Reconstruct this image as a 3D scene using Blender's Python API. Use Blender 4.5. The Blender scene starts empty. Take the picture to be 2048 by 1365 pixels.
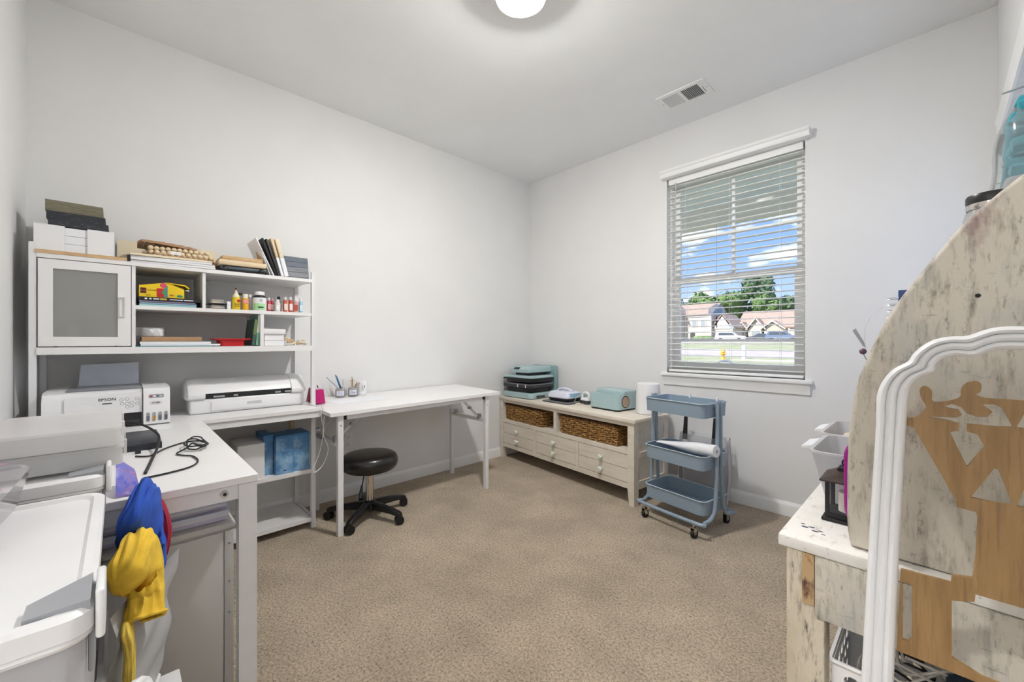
import bpy, bmesh, math, random
from mathutils import Vector, Matrix, noise
from mathutils.geometry import tessellate_polygon
random.seed(7)
PI = math.pi
S = bpy.context.scene
C = S.collection

# ------------------------------------------------------------------ camera, sky, sun, exposure
cam_d = bpy.data.cameras.new('camera'); cam = bpy.data.objects.new('camera', cam_d); C.objects.link(cam)
cam.location = (2.911, -3.040, 1.10)
cam.rotation_euler = (PI/2, 0, math.radians(46.17))
cam_d.lens = 14.414; cam_d.sensor_width = 36; cam_d.clip_start = .02; cam_d.clip_end = 600
S.camera = cam
S.view_settings.view_transform = 'Standard'; S.view_settings.look = 'None'
S.view_settings.gamma = 1; S.view_settings.use_curve_mapping = False
S.view_settings.exposure = 0.7

def lin(c):
    if isinstance(c, str):
        c = tuple(int(c[i:i+2], 16)/255 for i in (0, 2, 4))
    return tuple(v/12.92 if v <= .04045 else ((v+.055)/1.055)**2.4 for v in c[:3]) + (1,)

def N(nt, t, **k):
    n = nt.nodes.new(t)
    for a, b in k.items():
        if a.startswith('i_'):
            key = a[2:]; n.inputs[int(key) if key.isdigit() else key.replace('_', ' ')].default_value = b
        else: setattr(n, a, b)
    return n

w = bpy.data.worlds.new('sky'); S.world = w; w.use_nodes = True
nt = w.node_tree; nt.nodes.clear()
tc = N(nt, 'ShaderNodeTexCoord'); sep = N(nt, 'ShaderNodeSeparateXYZ')
nt.links.new(tc.outputs['Generated'], sep.inputs[0])
rmp = N(nt, 'ShaderNodeValToRGB')
e = rmp.color_ramp.elements
e[0].position = 0; e[0].color = lin('b9cdf0'); e[1].position = .6; e[1].color = lin('4a76d2')
m = e.new(.18); m.color = lin('86a8e8')
nt.links.new(sep.outputs[2], rmp.inputs[0])
mp = N(nt, 'ShaderNodeMapping'); mp.inputs['Scale'].default_value = (1, 1, 2.6)
nt.links.new(tc.outputs['Generated'], mp.inputs[0])
cl = N(nt, 'ShaderNodeTexNoise', i_Scale=9.0, i_Detail=8.0, i_Roughness=.55)
nt.links.new(mp.outputs[0], cl.inputs['Vector'])
cr = N(nt, 'ShaderNodeValToRGB'); cr.color_ramp.elements[0].position = .54; cr.color_ramp.elements[1].position = .66
nt.links.new(cl.outputs['Fac'], cr.inputs[0])
mx = N(nt, 'ShaderNodeMix', data_type='RGBA'); mx.inputs[7].default_value = lin('f6f8fc')
nt.links.new(cr.outputs[0], mx.inputs[0]); nt.links.new(rmp.outputs[0], mx.inputs[6])
bg = N(nt, 'ShaderNodeBackground', i_Strength=1.0); nt.links.new(mx.outputs[2], bg.inputs[0])
ow = N(nt, 'ShaderNodeOutputWorld'); nt.links.new(bg.outputs[0], ow.inputs[0])

sd = bpy.data.lights.new('sun', 'SUN'); sd.energy = 4.6; sd.angle = math.radians(.6); sd.color = (1, .96, .9)
sun = bpy.data.objects.new('sun', sd); C.objects.link(sun); sun.location = (10, -20, 30)
sun.rotation_euler = Vector((.3, .75, -.8)).to_track_quat('-Z', 'Y').to_euler()

# ------------------------------------------------------------------ materials
MATS = {}
def mat(name, col, rough=.5, metal=0., var=.05, vs=12., bump=0., bs=150., spec=.5, emit=0., coat=0., stretch=None, col2=None, lo=.35, hi=.65, detail=4.):
    if name in MATS: return MATS[name]
    m = bpy.data.materials.new(name); m.use_nodes = True; nt = m.node_tree
    b = nt.nodes['Principled BSDF']
    b.inputs['Roughness'].default_value = rough; b.inputs['Metallic'].default_value = metal
    b.inputs['Specular IOR Level'].default_value = spec; b.inputs['Coat Weight'].default_value = coat
    c = lin(col)
    tc = N(nt, 'ShaderNodeTexCoord'); mp = N(nt, 'ShaderNodeMapping')
    if stretch: mp.inputs['Scale'].default_value = stretch
    nt.links.new(tc.outputs['Object'], mp.inputs[0])
    no = N(nt, 'ShaderNodeTexNoise', i_Scale=vs, i_Detail=detail); nt.links.new(mp.outputs[0], no.inputs['Vector'])
    r = N(nt, 'ShaderNodeValToRGB'); e = r.color_ramp.elements
    e[0].position = lo; e[1].position = hi
    if col2: e[0].color = lin(col2); e[1].color = c
    else:
        e[0].color = tuple(v*(1-var) for v in c[:3]) + (1,); e[1].color = tuple(min(1, v*(1+var)) for v in c[:3]) + (1,)
    nt.links.new(no.outputs['Fac'], r.inputs[0]); nt.links.new(r.outputs[0], b.inputs['Base Color'])
    if emit:
        b.inputs['Emission Color'].default_value = c; b.inputs['Emission Strength'].default_value = emit
    if bump:
        n2 = N(nt, 'ShaderNodeTexNoise', i_Scale=bs, i_Detail=3.0); nt.links.new(mp.outputs[0], n2.inputs['Vector'])
        bp = N(nt, 'ShaderNodeBump', i_Strength=bump, i_Distance=.004); nt.links.new(n2.outputs['Fac'], bp.inputs['Height'])
        nt.links.new(bp.outputs[0], b.inputs['Normal'])
    MATS[name] = m; return m

def clear(name, col, alpha=.3, rough=.15, gl=.12):
    """thin see-through sheet: transparent + diffuse/translucent + a little gloss"""
    if name in MATS: return MATS[name]
    m = bpy.data.materials.new(name); m.use_nodes = True; nt = m.node_tree; nt.nodes.clear()
    c = lin(col)
    tc = N(nt, 'ShaderNodeTexCoord'); no = N(nt, 'ShaderNodeTexNoise', i_Scale=14.0); nt.links.new(tc.outputs['Object'], no.inputs['Vector'])
    r = N(nt, 'ShaderNodeValToRGB'); r.color_ramp.elements[0].color = tuple(v*.93 for v in c[:3]) + (1,); r.color_ramp.elements[1].color = c
    nt.links.new(no.outputs['Fac'], r.inputs[0])
    t = N(nt, 'ShaderNodeBsdfTransparent'); d = N(nt, 'ShaderNodeBsdfDiffuse'); tl = N(nt, 'ShaderNodeBsdfTranslucent')
    g = N(nt, 'ShaderNodeBsdfGlossy', i_Roughness=rough)
    nt.links.new(r.outputs[0], d.inputs[0]); nt.links.new(r.outputs[0], tl.inputs[0])
    a = N(nt, 'ShaderNodeMixShader', i_0=.45); nt.links.new(d.outputs[0], a.inputs[1]); nt.links.new(tl.outputs[0], a.inputs[2])
    b = N(nt, 'ShaderNodeMixShader', i_0=alpha); nt.links.new(t.outputs[0], b.inputs[1]); nt.links.new(a.outputs[0], b.inputs[2])
    f = N(nt, 'ShaderNodeFresnel', i_IOR=1.35); mu = N(nt, 'ShaderNodeMath', operation='MULTIPLY', i_1=gl*6)
    mu.use_clamp = True
    nt.links.new(f.outputs[0], mu.inputs[0])
    q = N(nt, 'ShaderNodeMixShader'); nt.links.new(mu.outputs[0], q.inputs[0])
    nt.links.new(b.outputs[0], q.inputs[1]); nt.links.new(g.outputs[0], q.inputs[2])
    o = N(nt, 'ShaderNodeOutputMaterial'); nt.links.new(q.outputs[0], o.inputs[0])
    MATS[name] = m; return m

def layered(name, base, spots, rough=.7, stretch=(1, 1, 1), bump=.3):
    """painted / worn wood: base colour with several noise layers of other colours (scale, lo, hi, colour, stretch)"""
    if name in MATS: return MATS[name]
    m = bpy.data.materials.new(name); m.use_nodes = True; nt = m.node_tree; b = nt.nodes['Principled BSDF']
    b.inputs['Roughness'].default_value = rough
    tc = N(nt, 'ShaderNodeTexCoord'); prev = N(nt, 'ShaderNodeRGB'); prev.outputs[0].default_value = lin(base); out = prev.outputs[0]
    hs = None
    for sc, lo, hi, col, st in spots:
        mp = N(nt, 'ShaderNodeMapping'); mp.inputs['Scale'].default_value = st; mp.inputs['Location'].default_value = (sc*.37, lo*9, hi*5)
        nt.links.new(tc.outputs['Object'], mp.inputs[0])
        no = N(nt, 'ShaderNodeTexNoise', i_Scale=sc, i_Detail=6.0, i_Roughness=.65); nt.links.new(mp.outputs[0], no.inputs['Vector'])
        r = N(nt, 'ShaderNodeMapRange', i_From_Min=lo, i_From_Max=hi); nt.links.new(no.outputs['Fac'], r.inputs['Value'])
        x = N(nt, 'ShaderNodeMix', data_type='RGBA'); nt.links.new(r.outputs[0], x.inputs[0]); nt.links.new(out, x.inputs[6]); x.inputs[7].default_value = lin(col)
        out = x.outputs[2]; hs = no
    nt.links.new(out, b.inputs['Base Color'])
    if bump:
        bp = N(nt, 'ShaderNodeBump', i_Strength=bump, i_Distance=.002); nt.links.new(hs.outputs['Fac'], bp.inputs['Height']); nt.links.new(bp.outputs[0], b.inputs['Normal'])
    MATS[name] = m; return m

M = {}
M['wall'] = mat('wall paint', (.914, .914, .912), .85, var=.012, vs=3, bump=.06, bs=300, spec=.2)
M['ceil'] = mat('ceiling paint', (.96, .965, .97), .9, var=.01, vs=3, bump=.06, bs=250, spec=.15)
M['trim'] = mat('trim paint', (.955, .955, .95), .4, var=.01, vs=4)
M['white'] = mat('white laminate', (.93, .925, .925), .35, var=.012, vs=6)
M['wmetal'] = mat('white powder coated metal', (.91, .91, .915), .35, var=.015, vs=20)
M['wplast'] = mat('white plastic', (.93, .93, .935), .3, var=.012, vs=10)
M['gplast'] = mat('grey plastic', (.62, .63, .65), .35, var=.03, vs=10)
M['black'] = mat('black plastic', (.09, .09, .1), .35, var=.12, vs=15)
M['blackm'] = mat('matt black', (.07, .07, .075), .6, var=.15, vs=20)
M['leather'] = mat('black vinyl', (.075, .065, .062), .3, var=.15, vs=8, bump=.08, bs=90, coat=.3)
M['chrome'] = mat('chrome', (.82, .8, .78), .12, 1., var=.03)
M['steel'] = mat('brushed steel', (.7, .7, .71), .3, 1., var=.06, vs=60)
M['paper'] = mat('white paper', (.93, .935, .95), .8, var=.02, vs=8)
M['ink'] = mat('black ink', (.05, .05, .055), .6, var=.1)
M['darkslot'] = mat('dark slot', (.1, .1, .11), .6, var=.15)
M['cabinet'] = mat('warm grey laminate', (.8, .79, .775), .5, var=.02, vs=6)
M['mint'] = mat('mint enamel', (.66, .755, .765), .35, var=.02, vs=6)
M['mintd'] = mat('deep mint enamel', (.53, .66, .655), .4, var=.02, vs=6)
M['lilac'] = mat('pale lilac plastic', (.86, .87, .93), .3, var=.015, vs=6)
M['skyblue'] = mat('pale blue plastic', (.6, .76, .87), .35, var=.03)
M['cart'] = mat('blue grey enamel', (.56, .63, .69), .35, var=.02, vs=5)
M['charcoal'] = mat('charcoal', (.22, .22, .23), .5, var=.1)
M['felt'] = mat('grey felt', (.5, .5, .52), .95, var=.08, vs=90)
M['oak'] = layered('washed pine', 'e2dacd', [(5, .45, .75, 'd3c7b6', (1, 6, 6)), (26, .58, .85, 'b5a792', (1, 8, 8)), (9, .66, .85, 'cfae98', (1, 2.5, 2.5))], .65, bump=.12)
M['wood'] = layered('light wood', 'd4b48a', [(12, .4, .7, 'c09a6b', (8, 1, 8)), (40, .55, .8, 'a98257', (9, 1, 9))], .6, bump=.1)
M['woodp'] = layered('pale wood', 'e6d3b3', [(12, .4, .7, 'd6bd95', (8, 1, 8))], .6, bump=.1)
M['kraft'] = mat('kraft paper', (.69, .55, .42), .85, var=.08, vs=25)
M['cream'] = mat('cream card', (.92, .87, .76), .75, var=.03, vs=6)
M['darkwood'] = layered('black stained board', '2b2e35', [(30, .6, .75, 'a9adb6', (6, 1, 8)), (60, .68, .8, 'd8d8d8', (5, 1, 9))], .6)
M['olivewood'] = layered('olive grey board', '7d7763', [(20, .45, .7, '5e5a4a', (8, 1, 8)), (40, .6, .8, '9a927c', (8, 1, 10))], .65)
M['slate'] = layered('slate blue board', '6d7683', [(18, .45, .7, '535c69', (8, 1, 8))], .65)
M['slatep'] = layered('grey board', '8b8e94', [(18, .45, .7, '6d717a', (8, 1, 8))], .65)
M['distress'] = layered('distressed cream paint', 'cbc4b6', [
    (5, .48, .74, 'b4ae9f', (1, 1, .5)), (60, .5, .7, '8f897b', (1, 1, .2)), (75, .62, .78, '7d786e', (.35, 1, 1.2)),
    (4, .54, .78, 'a4a8aa', (1, 1, .6)), (9, .6, .78, '8a666b', (1, 1, .5)), (120, .58, .78, '656058', (1, 1, .35)), (34, .7, .84, '7d5d62', (1, 1, .5))], .7, bump=.35)
M['distressw'] = layered('worn white paint', 'e4e1dc', [(6, .5, .78, 'cdc2b0', (1, 1, 1)), (60, .58, .74, 'a39d92', (1, .4, 1)), (12, .66, .78, '5a5d6c', (1, 1, 1)), (7, .6, .82, 'b39a72', (1, 1, 1)), (45, .66, .74, '4a4a50', (1, 1, 1))], .6, bump=.3)
M['distressd'] = layered('worn cream leg paint', 'c6bca9', [(9, .48, .72, 'ab9d85', (1, 1, .25)), (60, .52, .70, '857b6b', (1, 1, .2)), (11, .58, .76, '94795a', (1, 1, .4)), (80, .6, .72, '564f45', (1, 1, .2)), (13, .66, .78, '5c3a34', (1, 1, .35))], .7, bump=.35)
M['ply'] = layered('honey plywood', '94754c', [(3.5, .42, .68, '7e6038', (7, 7, .7)), (18, .5, .74, '6a5030', (9, 9, .5)), (8, .6, .8, 'ab8c5e', (8, 8, .6))], .55, bump=.08)
M['frame'] = mat('white moulding', (.9, .9, .905), .4, var=.015, vs=12)
M['glass'] = clear('clear glass', 'f4f8fb', .02, .03, .006)
M['pane'] = clear('frosted pane', 'ecece6', .4, .1, .2)
M['clearp'] = clear('clear plastic', 'ffffff', .34, .12, .12)
M['orgp'] = clear('organizer plastic', 'ffffff', .62, .15, .06)
M['milk'] = clear('milky plastic', 'f0f0f4', .8, .25, .06)
M['bag'] = clear('clear poly bag', 'f2f3f6', .25, .1, .3)
M['cyan'] = mat('teal cloth', (.2, .62, .68), .6, var=.12, vs=30)
def plain(hexs, rough=.5, **k): return mat('paint ' + hexs + str(rough), hexs, rough, **k)

# carpet
def carpet():
    m = bpy.data.materials.new('beige carpet'); m.use_nodes = True; nt = m.node_tree; b = nt.nodes['Principled BSDF']
    b.inputs['Roughness'].default_value = 1; b.inputs['Specular IOR Level'].default_value = .05
    b.inputs['Sheen Weight'].default_value = .25
    tc = N(nt, 'ShaderNodeTexCoord')
    n1 = N(nt, 'ShaderNodeTexNoise', i_Scale=105.0, i_Detail=5.0, i_Roughness=.8); n2 = N(nt, 'ShaderNodeTexNoise', i_Scale=3.4, i_Detail=5.0, i_Roughness=.62)
    n3 = N(nt, 'ShaderNodeTexVoronoi', i_Scale=130.0)
    for n in (n1, n2, n3): nt.links.new(tc.outputs['Object'], n.inputs['Vector'])
    r = N(nt, 'ShaderNodeValToRGB'); e = r.color_ramp.elements
    e[0].position = .34; e[0].color = lin('6a5842'); e[1].position = .66; e[1].color = lin('e1d3bd')
    q = e.new(.47); q.color = lin('baa78d')
    nt.links.new(n1.outputs['Fac'], r.inputs[0])
    r2 = N(nt, 'ShaderNodeMapRange', i_From_Min=.35, i_From_Max=.65, i_To_Min=.84, i_To_Max=1.14); nt.links.new(n2.outputs['Fac'], r2.inputs['Value'])
    x = N(nt, 'ShaderNodeVectorMath', operation='SCALE'); nt.links.new(r.outputs[0], x.inputs[0]); nt.links.new(r2.outputs[0], x.inputs['Scale'])
    nt.links.new(x.outputs[0], b.inputs['Base Color'])
    ad = N(nt, 'ShaderNodeMath', operation='SUBTRACT'); nt.links.new(n1.outputs['Fac'], ad.inputs[0]); nt.links.new(n3.outputs['Distance'], ad.inputs[1])
    bp = N(nt, 'ShaderNodeBump', i_Strength=.9, i_Distance=.008); nt.links.new(ad.outputs[0], bp.inputs['Height']); nt.links.new(bp.outputs[0], b.inputs['Normal'])
    return m
M['carpet'] = carpet()

# ------------------------------------------------------------------ mesh helpers
def BM(): return bmesh.new()
def face(bm, vs):
    try: return bm.faces.new(vs)
    except ValueError: return None
def loft(bm, rings, cap0=True, cap1=True, closed=True):
    R = [[bm.verts.new(p) for p in ring] for ring in rings]
    n = len(R[0])
    for a, b in zip(R[:-1], R[1:]):
        for i in range(n if closed else n-1):
            j = (i+1) % n
            face(bm, (a[i], a[j], b[j], b[i]))
    if cap0: face(bm, R[0][::-1])
    if cap1: face(bm, R[-1])
    return R
def box(bm, x0, x1, y0, y1, z0, z1, b=0, seg=2, xf=None):
    vs = [bm.verts.new((x, y, z)) for z in (z0, z1) for y in (y0, y1) for x in (x0, x1)]
    idx = [(0, 2, 3, 1), (4, 5, 7, 6), (0, 1, 5, 4), (2, 6, 7, 3), (0, 4, 6, 2), (1, 3, 7, 5)]
    fs = [bm.faces.new([vs[i] for i in f]) for f in idx]
    if b:
        es = list({e for f in fs for e in f.edges})
        r = bmesh.ops.bevel(bm, geom=es, offset=b, segments=seg, affect='EDGES', profile=.5)
        vs = list({v for f in r['faces'] for v in f.verts} | {v for v in vs if v.is_valid})
    if xf is not None:
        for v in vs: v.co = xf @ v.co
    return vs
def rrect(x0, x1, y0, y1, r, n=5):
    pts = []
    for cx, cy, a0 in ((x1-r, y1-r, 0), (x0+r, y1-r, 90), (x0+r, y0+r, 180), (x1-r, y0+r, 270)):
        for i in range(n+1):
            a = math.radians(a0 + 90*i/n); pts.append((cx+r*math.cos(a), cy+r*math.sin(a)))
    return pts
def P3(axis, p, d): return {'x': (d, p[0], p[1]), 'y': (p[0], d, p[1]), 'z': (p[0], p[1], d)}[axis]
def prism(bm, poly, axis, a, b, holes=()):
    if not holes:
        loft(bm, [[P3(axis, p, a) for p in poly], [P3(axis, p, b) for p in poly]]); return
    loops = [list(poly)] + [list(h) for h in holes]
    tri = tessellate_polygon([[Vector((p[0], p[1], 0)) for p in l] for l in loops])
    flat = [p for l in loops for p in l]
    A = [bm.verts.new(P3(axis, p, a)) for p in flat]; B = [bm.verts.new(P3(axis, p, b)) for p in flat]
    for t in tri:
        face(bm, [A[i] for i in t]); face(bm, [B[i] for i in reversed(t)])
    o = 0
    for l in loops:
        n = len(l)
        for i in range(n): face(bm, (A[o+i], A[o+(i+1) % n], B[o+(i+1) % n], B[o+i]))
        o += n
def rslab(bm, x0, x1, y0, y1, z0, z1, r, n=5, b=0):
    """slab with rounded corners in plan and an optional rounded rim"""
    if b:
        rings = []
        for k in range(4):
            a = PI/2*k/3; i = b*(1-math.sin(a)); rings.append([(p[0], p[1], z0+b*(1-math.cos(a))) for p in rrect(x0+i, x1-i, y0+i, y1-i, max(r-i, .001), n)])
        for k in range(4):
            a = PI/2*k/3; i = b*(1-math.cos(a)); rings.append([(p[0], p[1], z1-b*(1-math.sin(a))) for p in rrect(x0+i, x1-i, y0+i, y1-i, max(r-i, .001), n)])
        loft(bm, rings)
    else: prism(bm, rrect(x0, x1, y0, y1, r, n), 'z', z0, z1)
def frame_of(d):
    d = Vector(d).normalized(); up = Vector((0, 0, 1)) if abs(d.z) < .95 else Vector((1, 0, 0))
    s = d.cross(up).normalized(); return s, s.cross(d).normalized()
def cyl(bm, p0, p1, r0, r1=None, n=16):
    r1 = r0 if r1 is None else r1
    p0, p1 = Vector(p0), Vector(p1); s, u = frame_of(p1-p0)
    ring = lambda p, r: [p + s*r*math.cos(2*PI*i/n) + u*r*math.sin(2*PI*i/n) for i in range(n)]
    loft(bm, [ring(p0, r0), ring(p1, r1)])
def spline(pts, k=6, closed=False):
    P = [Vector(p) for p in pts]; n = len(P); out = []
    for i in range(n if closed else n-1):
        if closed: a, b, c, d = P[(i-1) % n], P[i], P[(i+1) % n], P[(i+2) % n]
        else: a, b, c, d = P[max(i-1, 0)], P[i], P[i+1], P[min(i+2, n-1)]
        for j in range(k):
            t = j/k
            out.append(.5*((2*b) + (c-a)*t + (2*a-5*b+4*c-d)*t*t + (3*b-a-3*c+d)*t**3))
    if not closed: out.append(P[-1])
    return out
def tube(bm, pts, r, n=8, closed=False, cap=True, flat=1., up0=None):
    P = [Vector(p) for p in pts]; L = len(P); rings = []; up = up0 and Vector(up0)
    for i in range(L):
        if closed: d = P[(i+1) % L]-P[(i-1) % L]
        else: d = P[min(i+1, L-1)]-P[max(i-1, 0)]
        d.normalize()
        if up is None: up = frame_of(d)[1]
        s = d.cross(up)
        if s.length < 1e-5: s = frame_of(d)[0]
        s.normalize(); up = s.cross(d).normalized()
        rr = r[i] if isinstance(r, (list, tuple)) else r
        rings.append([P[i] + s*rr*math.cos(2*PI*k/n) + up*rr*flat*math.sin(2*PI*k/n) for k in range(n)])
    if closed: rings.append(rings[0])
    if closed:
        R = [[bm.verts.new(p) for p in g] for g in rings[:-1]]
        for i in range(L):
            a, b = R[i], R[(i+1) % L]
            for k in range(n): face(bm, (a[k], a[(k+1) % n], b[(k+1) % n], b[k]))
    else: loft(bm, rings, cap, cap)
def lathe(bm, prof, n=24, c=(0, 0, 0), cap=True):
    rings = [[(c[0]+max(r, 1e-4)*math.cos(2*PI*i/n), c[1]+max(r, 1e-4)*math.sin(2*PI*i/n), c[2]+z) for i in range(n)] for r, z in prof]
    loft(bm, rings, cap, cap)
def ball(bm, c, r, sx=1, sy=1, sz=1, n=12, m=8):
    lathe_p = [(r*math.sin(PI*i/m), -r*math.cos(PI*i/m)) for i in range(m+1)]
    rings = [[(c[0]+max(p[0], r*.02)*sx*math.cos(2*PI*k/n), c[1]+max(p[0], r*.02)*sy*math.sin(2*PI*k/n), c[2]+p[1]*sz) for k in range(n)] for p in lathe_p]
    loft(bm, rings)
def tray(bm, x0, x1, y0, y1, z0, z1, r=.03, t=.004, tp=0., lip=0., n=5):
    """open container: outer wall, rim, inner wall, floor; tp = inset at the bottom, lip = rim turned outwards"""
    R = lambda i, z: [(p[0], p[1], z) for p in rrect(x0+i, x1-i, y0+i, y1-i, max(r-i, .003), n)]
    rings = [R(tp, z0), R(0, z1-(.006 if lip else 0))]
    if lip: rings += [R(-lip, z1-.005), R(-lip, z1)]
    rings += [R(t, z1), R(tp+t, z0+t)]
    loft(bm, rings)
def grid(bm, fn, nu, nv):
    V = [[bm.verts.new(fn(i/nu, j/nv)) for j in range(nv+1)] for i in range(nu+1)]
    for i in range(nu):
        for j in range(nv): face(bm, (V[i][j], V[i+1][j], V[i+1][j+1], V[i][j+1]))

ROOT = {}
def mk(name, bm, m, parent=None, world=True, ang=35, label=None, recalc=True):
    if recalc: bmesh.ops.recalc_face_normals(bm, faces=bm.faces[:])
    if parent is not None and world: bm.transform(ROOT[parent.name].inverted())
    me = bpy.data.meshes.new(name); bm.to_mesh(me); bm.free()
    me.materials.append(M[m] if isinstance(m, str) else m)
    me.polygons.foreach_set('use_smooth', [True]*len(me.polygons)); me.set_sharp_from_angle(angle=math.radians(ang))
    o = bpy.data.objects.new(name, me); C.objects.link(o)
    if parent is not None: o.parent = parent; ROOT[o.name] = ROOT[parent.name]
    else: ROOT[o.name] = Matrix.Identity(4)
    if label: o['label'] = label
    return o
def tag(o, label, cat, group=None):
    o['label'] = label; o['category'] = cat
    if group: o['group'] = group
    return o
def thing(name, label, cat, loc=(0, 0, 0), rz=0, group=None):
    o = bpy.data.objects.new(name, None); C.objects.link(o); o.empty_display_size = .05
    o.location = loc; o.rotation_euler = (0, 0, rz); ROOT[o.name] = Matrix.Translation(loc) @ Matrix.Rotation(rz, 4, 'Z')
    return tag(o, label, cat, group)
def one(name, label, cat, bm, m, loc=None, rot=(0, 0, 0), group=None, ang=35):
    """a thing that is a single mesh; geometry is given in world space unless loc is given"""
    o = mk(name, bm, m, ang=ang)
    if loc is None:
        xs = [v.co for v in o.data.vertices]; c = Vector(((min(v.x for v in xs)+max(v.x for v in xs))/2, (min(v.y for v in xs)+max(v.y for v in xs))/2, min(v.z for v in xs)))
        o.data.transform(Matrix.Translation(-c)); o.location = c; ROOT[o.name] = Matrix.Translation(c)
    else: o.location = loc; o.rotation_euler = rot; ROOT[o.name] = Matrix.Translation(loc) @ __import__('mathutils').Euler(rot).to_matrix().to_4x4()
    return tag(o, label, cat, group)
def bx(*a, **k):
    bm = BM(); box(bm, *a, **k); return bm
def struct(name, bm, m, parent=None):
    o = mk(name, bm, m, parent)
    if parent is None: o['kind'] = 'structure'
    return o
def text(name, s, size, m, parent, loc, rot, local=False, sx=1., shear=0., ext=.0004, label=None, align='CENTER'):
    cu = bpy.data.curves.new(name, 'FONT'); cu.body = s; cu.size = size; cu.extrude = ext; cu.align_x = align; cu.align_y = 'CENTER'; cu.shear = shear; cu.resolution_u = 2
    t = bpy.data.objects.new('tmp', cu); C.objects.link(t)
    me = bpy.data.meshes.new_from_object(t.evaluated_get(bpy.context.evaluated_depsgraph_get())); bpy.data.objects.remove(t)
    me.transform(Matrix.Diagonal((sx, 1, 1, 1)))
    Rm = __import__('mathutils').Euler(rot).to_matrix().to_4x4()
    me.transform(Matrix.Translation(loc) @ Rm)
    if parent is not None and not local: me.transform(ROOT[parent.name].inverted())
    me.materials.clear(); me.materials.append(M[m] if isinstance(m, str) else m)
    o = bpy.data.objects.new(name, me); C.objects.link(o); o.parent = parent; me.name = name
    ROOT[o.name] = ROOT[parent.name]
    if label: o['label'] = label
    return o
FX = (PI/2, 0, PI/2)      # lettering on a face that looks towards +x
FY = (PI/2, 0, 0)         # lettering on a face that looks towards -y

# ------------------------------------------------------------------ the room
RX, RY, RZ = 3.105, -3.347, 2.71
struct('floor', bx(-.12, RX+.12, RY-.12, .14, -.12, 0), 'carpet')
struct('ceiling', bx(-.12, RX+.12, RY-.12, .14, RZ, RZ+.12), 'ceil')
struct('wall_left', bx(-.12, 0, RY-.12, .14, 0, RZ), 'wall')
HX0, HX1, HZ = 2.44, 3.05, 2.05
bm = BM(); prism(bm, [(0, 0), (RX+.12, 0), (RX+.12, RZ), (0, RZ)], 'y', RY-.12, RY, [[(HX0, .002), (HX1, .002), (HX1, HZ), (HX0, HZ)]]); struct('wall_near_left', bm, 'wall')
WX0, WX1, WZ0, WZ1 = 1.462, 2.342, .862, 2.335
bm = BM(); prism(bm, [(0, 0), (RX+.12, 0), (RX+.12, RZ), (0, RZ)], 'y', 0, .14, [[(WX0, WZ0), (WX1, WZ0), (WX1, WZ1), (WX0, WZ1)]]); struct('wall_right', bm, 'wall')
DY0, DY1, DZ0, DZ1 = -1.02, -.15, .86, 2.04
bm = BM(); prism(bm, [(RY, 0), (0, 0), (0, RZ), (RY, RZ)], 'x', RX, RX+.12, [[(DY0, DZ0), (DY1, DZ0), (DY1, DZ1), (DY0, DZ1)]]); struct('wall_near_right', bm, 'wall')
def baseprof(): return [(0, 0), (.014, 0), (.014, .066), (.011, .075), (.006, .082), (.004, .088), (0, .088)]
bm = BM(); loft(bm, [[(p[0], y, p[1]) for p in baseprof()] for y in (RY, 0)]); struct('baseboard_left', bm, 'trim')
bm = BM(); loft(bm, [[(x, -p[0], p[1]) for p in baseprof()] for x in (0.014, RX)]); struct('baseboard_right', bm, 'trim')
bm = BM(); loft(bm, [[(RX-p[0], y, p[1]) for p in baseprof()] for y in (RY, -.014)]); struct('baseboard_near_right', bm, 'trim')
bm = BM(); loft(bm, [[(x, RY+p[0], p[1]) for p in baseprof()] for x in (.014, HX0-.06)]); struct('baseboard_near_left', bm, 'trim')
# unseen doorway and hall lamp behind the camera, added to fill the foreground
bm = BM(); prism(bm, [(HX0-.055, 0), (HX0, 0), (HX0, HZ), (HX1, HZ), (HX1, 0), (HX1+.05, 0), (HX1+.05, HZ+.055), (HX0-.055, HZ+.055)], 'y', RY, RY+.016); struct('trim_1', bm, 'trim')
HY = RY-1.5
struct('floor_hall', bx(1.3, RX+.6, HY-.1, RY-.12, -.12, 0), 'carpet'); struct('ceiling_hall', bx(1.3, RX+.6, HY-.1, RY-.12, RZ, RZ+.12), 'ceil')
struct('wall_hall_back', bx(1.3, RX+.6, HY-.1, HY, 0, RZ), 'wall'); struct('wall_hall_left', bx(1.2, 1.3, HY-.1, RY-.12, 0, RZ), 'wall'); struct('wall_hall_right', bx(RX+.6, RX+.7, HY-.1, RY-.12, 0, RZ), 'wall')
hl = thing('hall_fill_lamp', 'round white ceiling lamp added in the unseen hall to fill the foreground', 'lamp', (2.6, RY-.8, RZ-.05))
bm = BM(); lathe(bm, [(.12, .05), (.125, .04), (.12, .03), (.11, .05)], 32, (2.6, RY-.8, RZ-.05)); mk('trim_ring', bm, 'trim', hl)
bm = BM(); lathe(bm, [(.001, -.03), (.05, -.024), (.09, -.002), (.108, .03), (.109, .045)], 32, (2.6, RY-.8, RZ-.05), cap=False); mk('diffuser', bm, mat('added hall fill diffuser', (1, .99, .975), .5, emit=270.), hl)

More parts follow.
